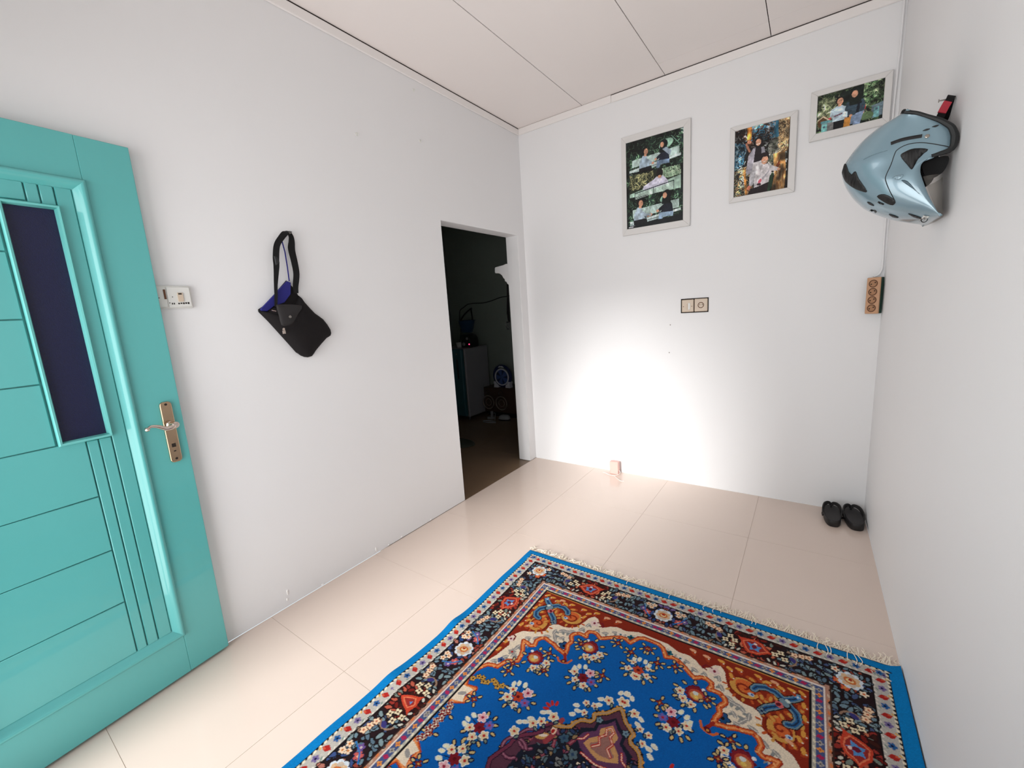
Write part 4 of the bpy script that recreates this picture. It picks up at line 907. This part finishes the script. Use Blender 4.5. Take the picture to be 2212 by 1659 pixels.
def hshell(a, b, hbw):
    vs = []
    for i in range(NT):
        for j in range(-NS, NS+1):
            f = (1-abs(j)/NS)*PI/2; xz = b[i]+(a[i]-b[i])*math.sin(f)**.9
            y = HYC+(1 if j > 0 else -1)*hbw*(math.cos(f)**.8 if f < PI/2-1e-6 else 0)
            vs.append((xz[0], y, xz[1]))
    n = 2*NS+1
    fs = [(i*n+j, i*n+j+1, (i+1)*n+j+1, (i+1)*n+j) for i in range(NT-1) for j in range(n-1)]
    return vs, fs
hel = thing('helmet', (2.22, HYC, 1.53), 'pale blue open face motorcycle helmet hung upside down on the right wall', 'helmet')
vs, fs = hshell(ha, hb, HHB)
bvh = BVHTree.FromPolygons([Vector(v) for v in vs], fs)
shell = link_mesh('shell', vs, fs, M['helmet'], hel, smooth='all')
md = shell.modifiers.new('thick', 'SOLIDIFY'); md.thickness = 0.006; md.offset = -1
# make sure the shell points outwards
cen = np.array([2.23, HYC, 1.70])
p0 = shell.data.polygons[len(fs)//2]
if (Vector(p0.normal)).dot(Vector((np.array(p0.center)+np.array(ORG[hel.name])-cen))) < 0: shell.data.flip_normals()
mid = hb*0.7+np.array([[2.235, 1.71]])*0.3
la = ha+(np.array([[2.225, 1.71]])-ha)*0.10; lb = hb+(np.array([[2.222, 1.70]])-hb)*0.03
vs2, fs2 = hshell(la, lb, HHB-.010); lin_ = link_mesh('liner', vs2, fs2, M['liner'], hel, smooth='all')
# cheek pad seen through the face opening
b = MB(); b.cushion(smooth_poly([(2.283, 1.716), (2.31, 1.726), (2.336, 1.724), (2.336, 1.70), (2.325, 1.678), (2.30, 1.668), (2.285, 1.69)], 3), 1, -1.275, .035); b.build('cheek_pad', M['liner'], hel, smooth=True)
b = MB(); b.cushion(smooth_poly([(2.283, 1.716), (2.31, 1.726), (2.336, 1.724), (2.336, 1.70), (2.325, 1.678), (2.30, 1.668), (2.285, 1.69)], 3), 1, -1.11, -.02); b.build('cheek_pad', M['liner'], hel, smooth=True)
# rubber edge along neck and cheek
k1 = int(NT*.56)
for sg in (-1, 1):
    pth = [(hb[i][0]-.001, HYC+sg*(HHB-.002), hb[i][1]+.001) for i in range(0, k1)]
    rr = [0.0055+0.0045*min(1, max(0, (i-8)/14.))*min(1, max(0, (k1-2-i)/8.)) for i in range(0, k1)]
    b = MB(); b.tube([(min(p[0], W-.0105), p[1], p[2]) for p in pth], rr, 8); b.build('edge_trim', M['black_rub'], hel, smooth=True)
b = MB(); b.tube([(hb[0][0]-.003+ (ha[0][0]-hb[0][0])*math.sin(f), HYC-HHB*math.cos(f), hb[0][1]+(ha[0][1]-hb[0][1])*math.sin(f)) for f in np.linspace(0, PI, 20)], .006, 8); b.build('edge_trim', M['black_rub'], hel, smooth=True)
def on_shell(x, z, off):
    h = bvh.ray_cast(Vector((x, -2.0, z)), Vector((0, 1, 0)))
    if h[0] is None:
        h = bvh.find_nearest(Vector((x, -1.30, z)))
    n = h[1] if h[1].y < 0 else -h[1]
    return h[0]+n*off
def patch(name, poly, m, off=0.0012, sub=3, parent=shell):
    import bmesh
    bm = bmesh.new(); f = bm.faces.new([bm.verts.new((p[0], 0, p[1])) for p in smooth_poly(poly, 3)])
    bmesh.ops.triangulate(bm, faces=[f])
    for _ in range(2): bmesh.ops.subdivide_edges(bm, edges=bm.edges[:], cuts=1)
    bm.verts.index_update(); vv = [tuple(on_shell(v.co.x, v.co.z, off)) for v in bm.verts]; ff = [tuple(v.index for v in f.verts) for f in bm.faces]
    bm.free(); o = link_mesh(name, vv, ff, m, parent, smooth='all')
    md = o.modifiers.new('thick', 'SOLIDIFY'); md.thickness = 0.0015; md.offset = 0
    return o
def stroke(name, pts, r, m, parent=shell, n=5, off=0.0004):
    b = MB(); pp = smooth_path([(p[0], 0, p[1]) for p in pts], n); b.tube([tuple(on_shell(p[0], p[2], off)) for p in pp], r, 6); return b.build(name, m, parent, smooth=True)
patch('vent', [(2.095,1.771),(2.103,1.741),(2.112,1.725),(2.121,1.731),(2.131,1.705),(2.154,1.661),(2.139,1.668),(2.119,1.686),(2.1,1.712),(2.090,1.741),(2.091,1.757)], M['vent'])
stroke('vent', [(2.2,1.784),(2.227,1.787),(2.267,1.784)], .0052, M['vent'])
patch('vent', [(2.267,1.798),(2.275,1.801),(2.283,1.799),(2.277,1.796)], M['vent']); patch('vent', [(2.286,1.803),(2.295,1.805),(2.301,1.803),(2.294,1.8)], M['vent'])
patch('vent', [(2.224,1.741),(2.232,1.75),(2.253,1.754),(2.283,1.743),(2.268,1.729),(2.258,1.71),(2.251,1.695),(2.24,1.712)], M['vent'])
patch('vent', [(2.179,1.639),(2.196,1.640),(2.222,1.616),(2.219,1.605),(2.200,1.617)], M['vent'])
patch('vent', [(2.23,1.669),(2.245,1.663),(2.269,1.627),(2.278,1.616),(2.258,1.639)], mat('blue_grey_crease_shade', (58, 84, 96), .4))  # dark wedge of a shell crease, its shade put into the colour
for q_ in ([(2.17,1.61),(2.182,1.603),(2.186,1.598),(2.176,1.603)], [(2.216,1.585),(2.228,1.579),(2.241,1.571),(2.227,1.577)], [(2.258,1.574),(2.276,1.565),(2.294,1.555),(2.274,1.563)], [(2.158,1.632),(2.166,1.627),(2.176,1.616),(2.165,1.623)]): patch('vent', q_, M['vent'])
stroke('seam', [(2.332,1.735),(2.31,1.747),(2.27,1.765),(2.238,1.77),(2.216,1.762),(2.21,1.75),(2.204,1.723),(2.194,1.691),(2.197,1.671),(2.207,1.645),(2.22,1.618)], .0011, M['vent'])
stroke('seam', [(2.138,1.759),(2.163,1.765),(2.193,1.767)], .0008, mat('seam_grey', (90, 116, 126), .5))
patch('raised_fin', [(2.21,1.682),(2.219,1.686),(2.234,1.684),(2.225,1.672)], M['helmet'], .003)
c0 = on_shell(2.278, 1.78, .0006); b = MB(); b.lathe([(.0055, 0), (.0055, .002), (.004, .003)], tuple(c0), (0, -1, 0.3), 14); b.build('visor_screw', M['silver'], shell)
c0 = on_shell(2.301, 1.553, .001); b = MB(); b.torus(tuple(c0), (-.2, -1, -.3), .007, .0013, 18, 6); b.build('emblem', M['black_pl'], shell, smooth=True)
patch('emblem', [(2.286, 1.551), (2.296, 1.557), (2.303, 1.552), (2.292, 1.547)], M['white_pl'], .0015)
# smoked visor in front of the face opening
vv = []; nu, nw = 16, 8
for i in range(nu+1):
    th = -PI/2+PI*i/nu; yy = HYC+(HHB-.014)*math.sin(th); fx = math.cos(th)
    for j in range(nw+1):
        t_ = j/nw; z_ = 1.672-.124*t_; xb = 2.279+.044*t_
        vv.append((min(W-.006, xb+(.058-.038*t_)*fx**.8 if fx > 1e-6 else xb), yy, z_+.004*fx))
ff = [(i*(nw+1)+j, i*(nw+1)+j+1, (i+1)*(nw+1)+j+1, (i+1)*(nw+1)+j) for i in range(nu) for j in range(nw)]
vz = link_mesh('visor', vv, ff, M['visor'], hel, smooth='all'); vz['label'] = 'smoked clear visor'
# chin strap looped over a nail in the wall
sp = smooth_path([(2.300, -1.272, 1.806), (2.311, -1.265, 1.840), (2.322, -1.252, 1.868), (2.333, -1.238, 1.892), (2.338, -1.222, 1.904), (2.341, -1.205, 1.900), (2.338, -1.16, 1.86), (2.325, -1.12, 1.80)], 5)
b = MB(); b.ribbon(sp, (1, 0.1, -.5), .019, .0035); strap = b.build('chin_strap', M['blackstrap'], hel)
b = MB(); b.ribbon([tuple(Vector(p)+Vector((-.0015, -.003, 0))) for p in sp[7:14]], (1, 0.1, -.5), .0195, .004); rl = b.build('strap_label', M['red'], strap); rl['label'] = 'red strap label'
b = MB(); b.tube([(2.312, -1.222, 1.899), (2.349, -1.222, 1.897)], .002, 8); b.lathe([(.0045, 0), (.0045, .0015)], (2.312, -1.222, 1.899), (-1, 0, 0), 10)
tag(b.build('nail', M['steel']), 'steel nail in the right wall that holds the helmet strap', 'nail')

# ------------------------------------------------------------------ black bag on the left wall
bag = thing('shoulder_bag', (0.03, -2.06, 1.19), 'black cloth shoulder bag with blue lining hanging on the left wall', 'bag')
back = [(-2.228,1.431),(-2.184,1.457),(-2.140,1.505),(-2.083,1.561),(-2.053,1.527),(-2.021,1.463),(-1.975,1.406),(-1.933,1.372),(-1.898,1.314),(-1.904,1.287),(-1.928,1.276),(-1.994,1.22),(-2.019,1.194),(-2.053,1.196),(-2.088,1.222),(-2.14,1.298),(-2.193,1.375),(-2.228,1.42)]
b = MB(); b.cushion([(p[0], p[1]) for p in back], 0, 0.004, .016, rings=4); b.build('back_panel', M['blackcloth'], bag, smooth=True, angle=60)
lin2 = [(-2.224,1.432),(-2.163,1.487),(-2.088,1.556),(-2.072,1.549),(-2.081,1.496),(-2.115,1.458),(-2.165,1.443),(-2.199,1.420),(-2.222,1.424)]
b = MB(); b.prism(lin2, 0, 0.012, 0.024); li = b.build('lining', M['bluecloth'], bag, bevel=.002); li['label'] = 'royal blue lining'
front = [(-2.227,1.424),(-2.205,1.416),(-2.185,1.430),(-2.165,1.440),(-2.110,1.446),(-2.062,1.452),(-2.040,1.490),(-2.021,1.463),(-1.975,1.406),(-1.933,1.372),(-1.900,1.316),(-1.904,1.287),(-1.928,1.276),(-1.994,1.22),(-2.019,1.194),(-2.053,1.196),(-2.088,1.222),(-2.14,1.298),(-2.193,1.375)]
b = MB(); b.cushion(smooth_poly(front, 2), 0, 0.008, .052, rings=7)
fr_ = b.build('front_panel', M['blackcloth'], bag, smooth='all')
flap = [(-2.172,1.440),(-2.155,1.448),(-2.053,1.441),(-2.075,1.405),(-2.108,1.361),(-2.138,1.352),(-2.162,1.356),(-2.167,1.40)]
b = MB(); b.cushion(smooth_poly(flap, 2), 0, 0.056, .010, rings=4); fl = b.build('flap', mat('black_flap_cloth', (34, 31, 32), .8, bump=.2, bscale=400), bag, smooth=True)
b = MB(); b.lathe([(.001, .005), (.006, .004), (.0068, .002), (.0068, 0)], (0.0655, -2.123, 1.391), (1, 0, 0), 16, cap=False); b.build('snap_button', M['steel'], fl, smooth=True)
b = MB(); b.lathe([(.0055, 0), (.0055, .003), (.004, .004)], (0.058, -2.156, 1.337), (1, 0, 0), 14); b.box(.056, .0605, -2.162, -2.150, 1.316, 1.331); b.build('zip_pull', M['chrome'], fr_)
b = MB(); b.tube([(.058, -2.196, 1.423), (.060, -2.178, 1.418)], .0022, 6); b.build('buckle_pin', M['chrome'], fr_)
spl = smooth_path([(.020, -2.043, 1.782), (.030, -2.066, 1.772), (.034, -2.089, 1.750), (.036, -2.117, 1.712), (.038, -2.131, 1.656), (.036, -2.134, 1.617), (.036, -2.149, 1.538), (.034, -2.155, 1.486), (.040, -2.166, 1.440)], 5)
b = MB(); b.ribbon(spl, (0.25, 1, .1), list(np.interp(np.linspace(0, 1, len(spl)), [0, .3, .5, .62, .75, 1], [.028, .025, .026, .024, .015, .011])), .003); b.build('strap', M['blackstrap'], bag)
b = MB(); b.cushion([(-2.140, 1.664), (-2.118, 1.660), (-2.118, 1.632), (-2.138, 1.622)], 0, .036, .006, rings=3); b.build('strap_slider', M['black_pl'], bag)
spr = smooth_path([(.016, -2.045, 1.782), (.018, -2.036, 1.760), (.020, -2.038, 1.735), (.022, -2.045, 1.700), (.024, -2.041, 1.642), (.024, -2.040, 1.589), (.026, -2.054, 1.531), (.026, -2.056, 1.50)], 5)
b = MB(); b.ribbon(spr, (0.15, 1, .1), list(np.interp(np.linspace(0, 1, len(spr)), [0, .15, .4, .8, 1], [.016, .022, .031, .026, .020])), .003); b.build('strap', M['blackstrap'], bag)
b = MB(); b.tube([(.020, -2.084, 1.742), (.022, -2.078, 1.688), (.022, -2.077, 1.62), (.020, -2.077, 1.556)], .003, 6); b.build('cord', M['bluecloth'], bag, smooth=True)
b = MB(); b.tube([(-.002, -2.048, 1.776), (.036, -2.050, 1.773)], .0025, 8); b.lathe([(.005, 0), (.005, .0015)], (.036, -2.050, 1.773), (1, 0, 0), 10)
tag(b.build('nail', M['steel']), 'steel nail in the left wall that holds the bag strap', 'nail')
# small hooks and nails
def cup(nm, loc, ax, label, m=M['white_pl'], s=1.0):
    b = MB(); a = Vector(ax); L = Vector(loc); b.lathe([(.009*s, 0), (.009*s, .003), (.006*s, .004)], tuple(L), ax, 12)
    b.tube(smooth_path([tuple(L+a*.003+Vector((0, 0, .004))), tuple(L+a*.010+Vector((0, 0, -.006))), tuple(L+a*.016+Vector((0, 0, -.004))), tuple(L+a*.017+Vector((0, 0, .004)))], 4), .002*s, 6)
    tag(b.build(nm, m, smooth=True), label, 'hook', 'small white hooks on the left wall')
cup('wall_hook', (0, -1.589, 2.095+.236), (1, 0, 0), 'small white hook on the left wall above the bag, left one')
cup('wall_hook', (0, -1.125, 2.421), (1, 0, 0), 'small white hook on the left wall above the doorway')
cup('wall_hook', (0, -1.140, 2.702), (1, 0, 0), 'small white hook on the left wall just under the ceiling batten', s=.8)
for k, (x, z, lb) in enumerate(((1.205, 1.185, 'upper of two tiny screws in the back wall below the ivory socket'), (1.198, .985, 'lower of two tiny screws in the back wall below the ivory socket'))):
    b = MB(); b.lathe([(.004, 0), (.0035, .002), (.001, .003)], (x, 0.0, z), (0, -1, 0), 10); tag(b.build('screw', M['steel']), lb, 'screw')

# ------------------------------------------------------------------ black sandals in the corner
def sandal(label, cx_, cy_, L, wd, ang):
    t = thing('sandal', (cx_, cy_, 0), label, 'sandal', 'black sandals in the corner')
    ca, sa = math.cos(ang), math.sin(ang)
    def R(x, y, z): return (cx_+x*ca-y*sa, cy_+x*sa+y*ca, z)
    outl = []
    for k in range(40):
        w = 2*PI*k/40; y = math.sin(w); x = math.cos(w)
        hw = wd/2*(1.0-.10*(1-y)/2-.06*math.cos(2*w)); outl.append((hw*abs(x)**.72*(1 if x >= 0 else -1), L/2*abs(y)**.9*(1 if y >= 0 else -1)))
    def rings(prof):
        vs = []
        for (s_, z) in prof: vs += [R(p[0]*s_, p[1]*(1-(1-s_)*.45), z) for p in outl]
        n = len(outl); fs = [(i*n+k, i*n+(k+1) % n, (i+1)*n+(k+1) % n, (i+1)*n+k) for i in range(len(prof)-1) for k in range(n)] + [tuple(range(n-1, -1, -1)), tuple((len(prof)-1)*n+k for k in range(n))]
        return vs, fs
    vs, fs = rings([(.90, 0.0), (.96, .004), (1.0, .026), (.99, .036), (.94, .040), (.88, .037)]); link_mesh('sole', vs, fs, M['sandal'], t, smooth=True, angle=50)
    vs, fs = rings([(.875, .0360), (.86, .0385)]); link_mesh('footbed', vs, fs, M['footbed'], t, smooth=True, angle=50)
    for sg in (-1, 1):
        pth = smooth_path([R(sg*wd*.46, -L*.06, .020), R(sg*wd*.47, L*.06, .046), R(sg*wd*.36, L*.22, .066), R(sg*wd*.14, L*.33, .068), R(0, L*.36, .050), R(0, L*.36, .032)], 5)
        b = MB(); n_ = len(pth)
        b.ribbon(pth, (0.0, .35, 1), list(np.interp(np.linspace(0, 1, n_), [0, .35, .75, 1], [.027, .023, .016, .010])), .007); s_ = b.build('strap', M['sandal'], t, bevel=.002)
        p0 = Vector(pth[2]); b = MB(); b.lathe([(.005, 0), (.005, .002), (.003, .003)], tuple(p0+Vector((sg*.003, 0, 0))), (sg*ca, sg*sa, .3), 10); b.build('stud', M['hole'] if sg < 0 else M['steel'], s_)
sandal('left black rubber sandal beside its pair in the back right corner', 2.187, -0.150, .232, .096, .04)
sandal('right black rubber sandal against the right wall in the corner', 2.288, -0.140, .238, .100, .10)

# ------------------------------------------------------------------ small pale box with its cord by the back wall
t = thing('adapter_box', (0.782, -0.050, 0), 'small pale pink box with white cord on the floor by the back wall', 'box')
mb = MB(); mb.box(0.746, 0.818, -0.068, -0.026, 0.0, 0.105); mb.build('body', M['pink'], t, bevel=.005)
mb = MB(); mb.box(0.752, 0.812, -0.0695, -0.067, 0.066, 0.098); mb.build('label_panel', M['pink'], t)
b = MB(); b.tube(smooth_path([(.690, -.075, .003), (.715, -.085, .006), (.760, -.105, .006), (.800, -.108, .008), (.826, -.085, .012), (.830, -.055, .02), (.818, -.045, .032)], 6), .0022, 6); b.build('cord', M['whitecable'], t, smooth=True)
b = MB(); b.tube(smooth_path([(.805, -.110, .004), (.845, -.150, .004), (.882, -.178, .004), (.905, -.172, .004)], 6), .0024, 6); b.build('cord', M['whitecable'], t, smooth=True)

# ------------------------------------------------------------------ things in the dark room beyond
t = thing('refrigerator', (-1.77, 1.03, 0), 'small grey refrigerator with a teal door in the dark room', 'refrigerator')
mb = MB(); mb.box(-2.02, -1.52, .83, 1.30, .035, .930); mb.build('body', M['fr_body'], t, bevel=.018, bseg=3)
mb = MB(); mb.box(-2.02, -1.525, .765, .822, .060, .928); dr = mb.build('door', M['fr_door'], t, bevel=.014, bseg=3); dr['label'] = 'dark teal door'
mb = MB(); mb.box(-2.01, -1.532, .822, .830, .07, .92); mb.build('gasket', M['silver'], t)
mb = MB(); mb.box(-1.60, -1.585, .750, .766, .55, .80); mb.build('handle', M['black_pl'], dr, bevel=.004)
b = MB(); b.lathe([(.008, 0), (.008, .004)], (-1.60, .765, .865), (0, -1, 0), 10); b.build('badge', M['silver'], dr)
for (x, y) in ((-1.98, .87), (-1.56, .87), (-1.98, 1.26), (-1.56, 1.26)):
    b = MB(); b.lathe([(.02, 0), (.018, .036)], (x, y, -.002), (0, 0, 1), 12); b.build('foot', M['black_pl'], t)
t = thing('kitchen_appliance', (-1.60, 1.02, .93), 'black appliance with pale knobs and a red light on the refrigerator', 'appliance')
b = MB(); b.prism([(-1.675, .931), (-1.525, .931), (-1.520, .99), (-1.525, 1.045), (-1.55, 1.085), (-1.60, 1.10), (-1.66, 1.10), (-1.672, 1.06)], 1, .95, 1.12); bd = b.build('body', M['black_pl'], t, bevel=.008)
for (x, z, r) in ((-1.565, 1.045, .017), (-1.628, .975, .024)):
    b = MB(); b.lathe([(r, 0), (r*.95, .008), (r*.6, .012)], (x, .951, z), (0, -1, 0), 16); b.build('knob', M['grey_pl'], bd)
b = MB(); b.lathe([(.009, 0), (.008, .004), (.004, .007)], (-1.536, .951, .972), (0, -1, 0), 12); ld = b.build('indicator_light', M['led'], bd); ld['label'] = 'glowing red indicator'
b = MB(); b.lathe([(.030, .0), (.036, .02), (.046, .06), (.043, .064), (.030, .02)], (-1.73, .98, .931), (0, 0, 1), 18)
tag(b.build('bowl', M['white_pl'], smooth=True), 'small pale bowl beside the black appliance on the refrigerator', 'bowl')
# tapering blue bucket hung on the end wall with its black handle
t = thing('hanging_bucket', (-1.93, 1.43, 1.09), 'dark blue tapering bucket with black handle hung on the end wall', 'bucket')
b = MB(); b.lathe([(.075, 0), (.080, .01), (.115, .16), (.122, .165), (.118, .17), (.105, .15), (.07, .012)], (-1.93, 1.385, 1.10), (0, 0, 1), 24); b.build('body', M['bucket'], t, smooth=True)
b = MB(); b.tube(smooth_path([(-2.045, 1.385, 1.265), (-2.0, 1.42, 1.345), (-1.93, 1.50, 1.43), (-1.86, 1.42, 1.40), (-1.815, 1.385, 1.265)], 6), .010, 8); b.build('handle', M['black_pl'], t, smooth=True)
b = MB(); b.tube(smooth_path([(-.70, 1.50, 1.78), (-1.0, 1.50, 1.64), (-1.24, 1.505, 1.562), (-1.40, 1.508, 1.548), (-1.55, 1.508, 1.515), (-1.70, 1.508, 1.495), (-1.88, 1.508, 1.498), (-1.99, 1.508, 1.490), (-2.07, 1.508, 1.452), (-2.14, 1.508, 1.418), (-2.16, 1.508, 1.36), (-2.17, 1.508, 1.27), (-2.16, 1.508, 1.17), (-2.12, 1.45, 1.05), (-2.10, 1.40, .96)], 5), .006, 6)
tag(b.build('wall_cable', M['black_pl'], smooth=True), 'thin black cable sagging along the end wall of the dark room', 'cable')
# strap hanging at the right of the doorway
t = thing('hanging_strap', (-.43, .30, 1.18), 'black strap with a loop hanging just inside the doorway', 'strap')
b = MB(); b.ribbon([(-.415, .30, 1.66), (-.42, .30, 1.50), (-.43, .30, 1.34), (-.425, .30, 1.25)], (1, .3, 0), [.010, .018, .026, .02], .006); b.build('band', M['blackstrap'], t)
b = MB(); b.tube([(-.418, .30, 1.25), (-.457, .30, 1.25), (-.462, .30, 1.21), (-.450, .30, 1.18), (-.430, .30, 1.18), (-.42, .30, 1.25)], .006, 6); b.build('loop', M['black_pl'], t)
b = MB(); b.lathe([(.012, 0), (.010, .012)], (-.415, .30, 1.655), (0, 0, 1), 10); b.tube([(-.415, .30, 1.66), (-.30, .20, 1.68), (-WT-.001, .14, 1.68)], .005, 6); b.build('hook', M['black_pl'], t)
# speaker box with the fan on top
t = thing('speaker_box', (-1.24, 1.26, 0), 'dark wooden speaker box with two ringed cones beside the refrigerator', 'speaker')
mb = MB(); mb.box(-1.485, -0.985, 1.11, 1.42, .06, .388); mb.build('cabinet', M['wood_dk'], t, bevel=.006)
mb = MB(); mb.box(-1.46, -1.01, 1.14, 1.40, -.002, .062); mb.build('plinth', M['black_pl'], t)
for x in (-1.415, -1.203):
    b = MB(); b.lathe([(.086, 0), (.086, .004), (.070, -.004), (.03, -.028), (.028, -.016), (.001, -.010)], (x, 1.109, .187), (0, -1, 0), 28, cap=False); cn = b.build('speaker_cone', M['cone'], t, smooth=True)
    b = MB(); b.torus((x, 1.106, .187), (0, -1, 0), .088, .007, 30, 8); b.build('cone_ring', M['silver'], cn, smooth=True)
    b = MB(); b.torus((x, 1.112, .187), (0, -1, 0), .045, .004, 24, 6); b.build('cone_ring', M['silver'], cn, smooth=True)
    b = MB(); b.lathe([(.036, 0), (.034, .004), (.018, -.008), (.001, -.004)], (x-.006, 1.109, .322), (0, -1, 0), 20, cap=False); b.build('tweeter', M['black_pl'], t, smooth=True)
t = thing('table_fan', (-1.197, 1.18, .388), 'small round blue fan with a white stand on the speaker box', 'fan')
b = MB(); b.torus((-1.197, 1.16, .540), (0, -1, 0), .128, .020, 36, 10); b.build('ring', M['fan_navy'], t, smooth=True)
b = MB(); b.torus((-1.197, 1.145, .526), (0, -1, 0), .104, .009, 36, 8); b.build('grille_rim', M['fan_white'], t, smooth=True)
b = MB(); b.lathe([(.10, 0), (.095, .012), (.05, .018), (.001, .020)], (-1.197, 1.165, .526), (0, -1, 0), 30, cap=False); gr = b.build('grille', M['fan_blue'], t, smooth=True)
for k in range(5):
    b = MB(); w = 2*PI*k/5; b.prism([(-1.197+.02*math.cos(w), .526+.02*math.sin(w)), (-1.197+.09*math.cos(w+.25), .526+.09*math.sin(w+.25)), (-1.197+.09*math.cos(w-.2), .526+.09*math.sin(w-.2))], 1, 1.142, 1.146); b.build('blade', M['fan_navy'], gr)
for sg in (-1, 1):
    b = MB(); b.prism([(-1.197+sg*.058, .3885), (-1.197+sg*.128, .3885), (-1.197+sg*.122, .43), (-1.197+sg*.130, .465), (-1.197+sg*.105, .47), (-1.197+sg*.085, .44), (-1.197+sg*.058, .42)], 1, 1.13, 1.20); b.build('stand', M['fan_white'], t, bevel=.004)
b = MB(); b.prism([(-1.245, .648), (-1.222, .672), (-1.172, .672), (-1.149, .648), (-1.197, .655)], 1, 1.13, 1.18); b.build('handle', M['fan_white'], t, bevel=.004)
# odds and ends on the dark floor
t = thing('extension_block', (-1.30, .98, 0), 'pale plug block with coiled wires on the floor before the speaker box', 'plug block')
mb = MB(); mb.box(-1.345, -1.255, .965, 1.005, -.002, .03); mb.build('body', M['grey_pl'], t, bevel=.004)
mb = MB(); mb.box(-1.285, -1.262, .968, 1.0, .03, .105); mb.build('plug', M['grey_pl'], t, bevel=.004)
b = MB(); b.tube([(-1.20+.09*math.cos(w)*(1+.04*w/6), .83+.045*math.sin(w), .004+.0012*w) for w in np.linspace(0, 12, 60)], .004, 6); b.build('wire', M['grey_pl'], t, smooth=True)
b = MB(); b.tube(smooth_path([(-1.262, .985, .07), (-1.22, .98, .085), (-1.20, .95, .05), (-1.19, .93, .006)], 5), .004, 6); b.build('wire', M['grey_pl'], t, smooth=True)
t = thing('shoe', (-1.085, 1.01, 0), 'grey shoe on the dark floor at the right end of the speaker box', 'shoe')
sh = smooth_poly([(-1.16, .965), (-1.10, .955), (-1.03, .975), (-1.01, 1.01), (-1.03, 1.045), (-1.10, 1.05), (-1.165, 1.03)], 3)
b = MB(); b.prism(sh, 2, -.002, .016); b.build('sole', M['black_pl'], t)
b = MB(); b.cushion([(p[0], p[1]) for p in sh], 2, .014, .055, rings=6); b.build('upper', M['grey_pl'], t, smooth='all')
t = smooth_poly([(-1.30, .08), (-1.10, .14), (-.90, .13), (-.80, .07), (-.80, -.02), (-.90, -.10), (-1.15, -.14), (-1.32, -.06)], 4)
b = MB(); b.cushion(t, 2, -.002, .035, rings=5); tag(b.build('floor_mat', M['mat_dk'], smooth=True), 'dark rounded mat on the floor just beyond the doorway', 'mat')

# small plaster chips left along the foot of the left wall
M['chip'] = mat('chipped_plaster', (246, 243, 240), 0.8)
for (y, z, w_, h_) in ((-2.304, .055, .010, .036), (-2.310, .030, .008, .016), (-1.792, .014, .008, .026), (-1.60, .004, .014, .012), (-2.13, .003, .018, .010), (-1.70, .003, .012, .010), (-1.35, .004, .012, .010)):
    pts = [(y+w_*.5*math.cos(t)*random.uniform(.6, 1.1), z+h_*.5+h_*.5*math.sin(t)*random.uniform(.7, 1.1)) for t in np.linspace(0, 2*PI, 9)[:-1]]
    b = MB(); b.cushion(pts, 0, 0.0, .004, rings=3); b.build('plaster_chip', M['chip'], wl)
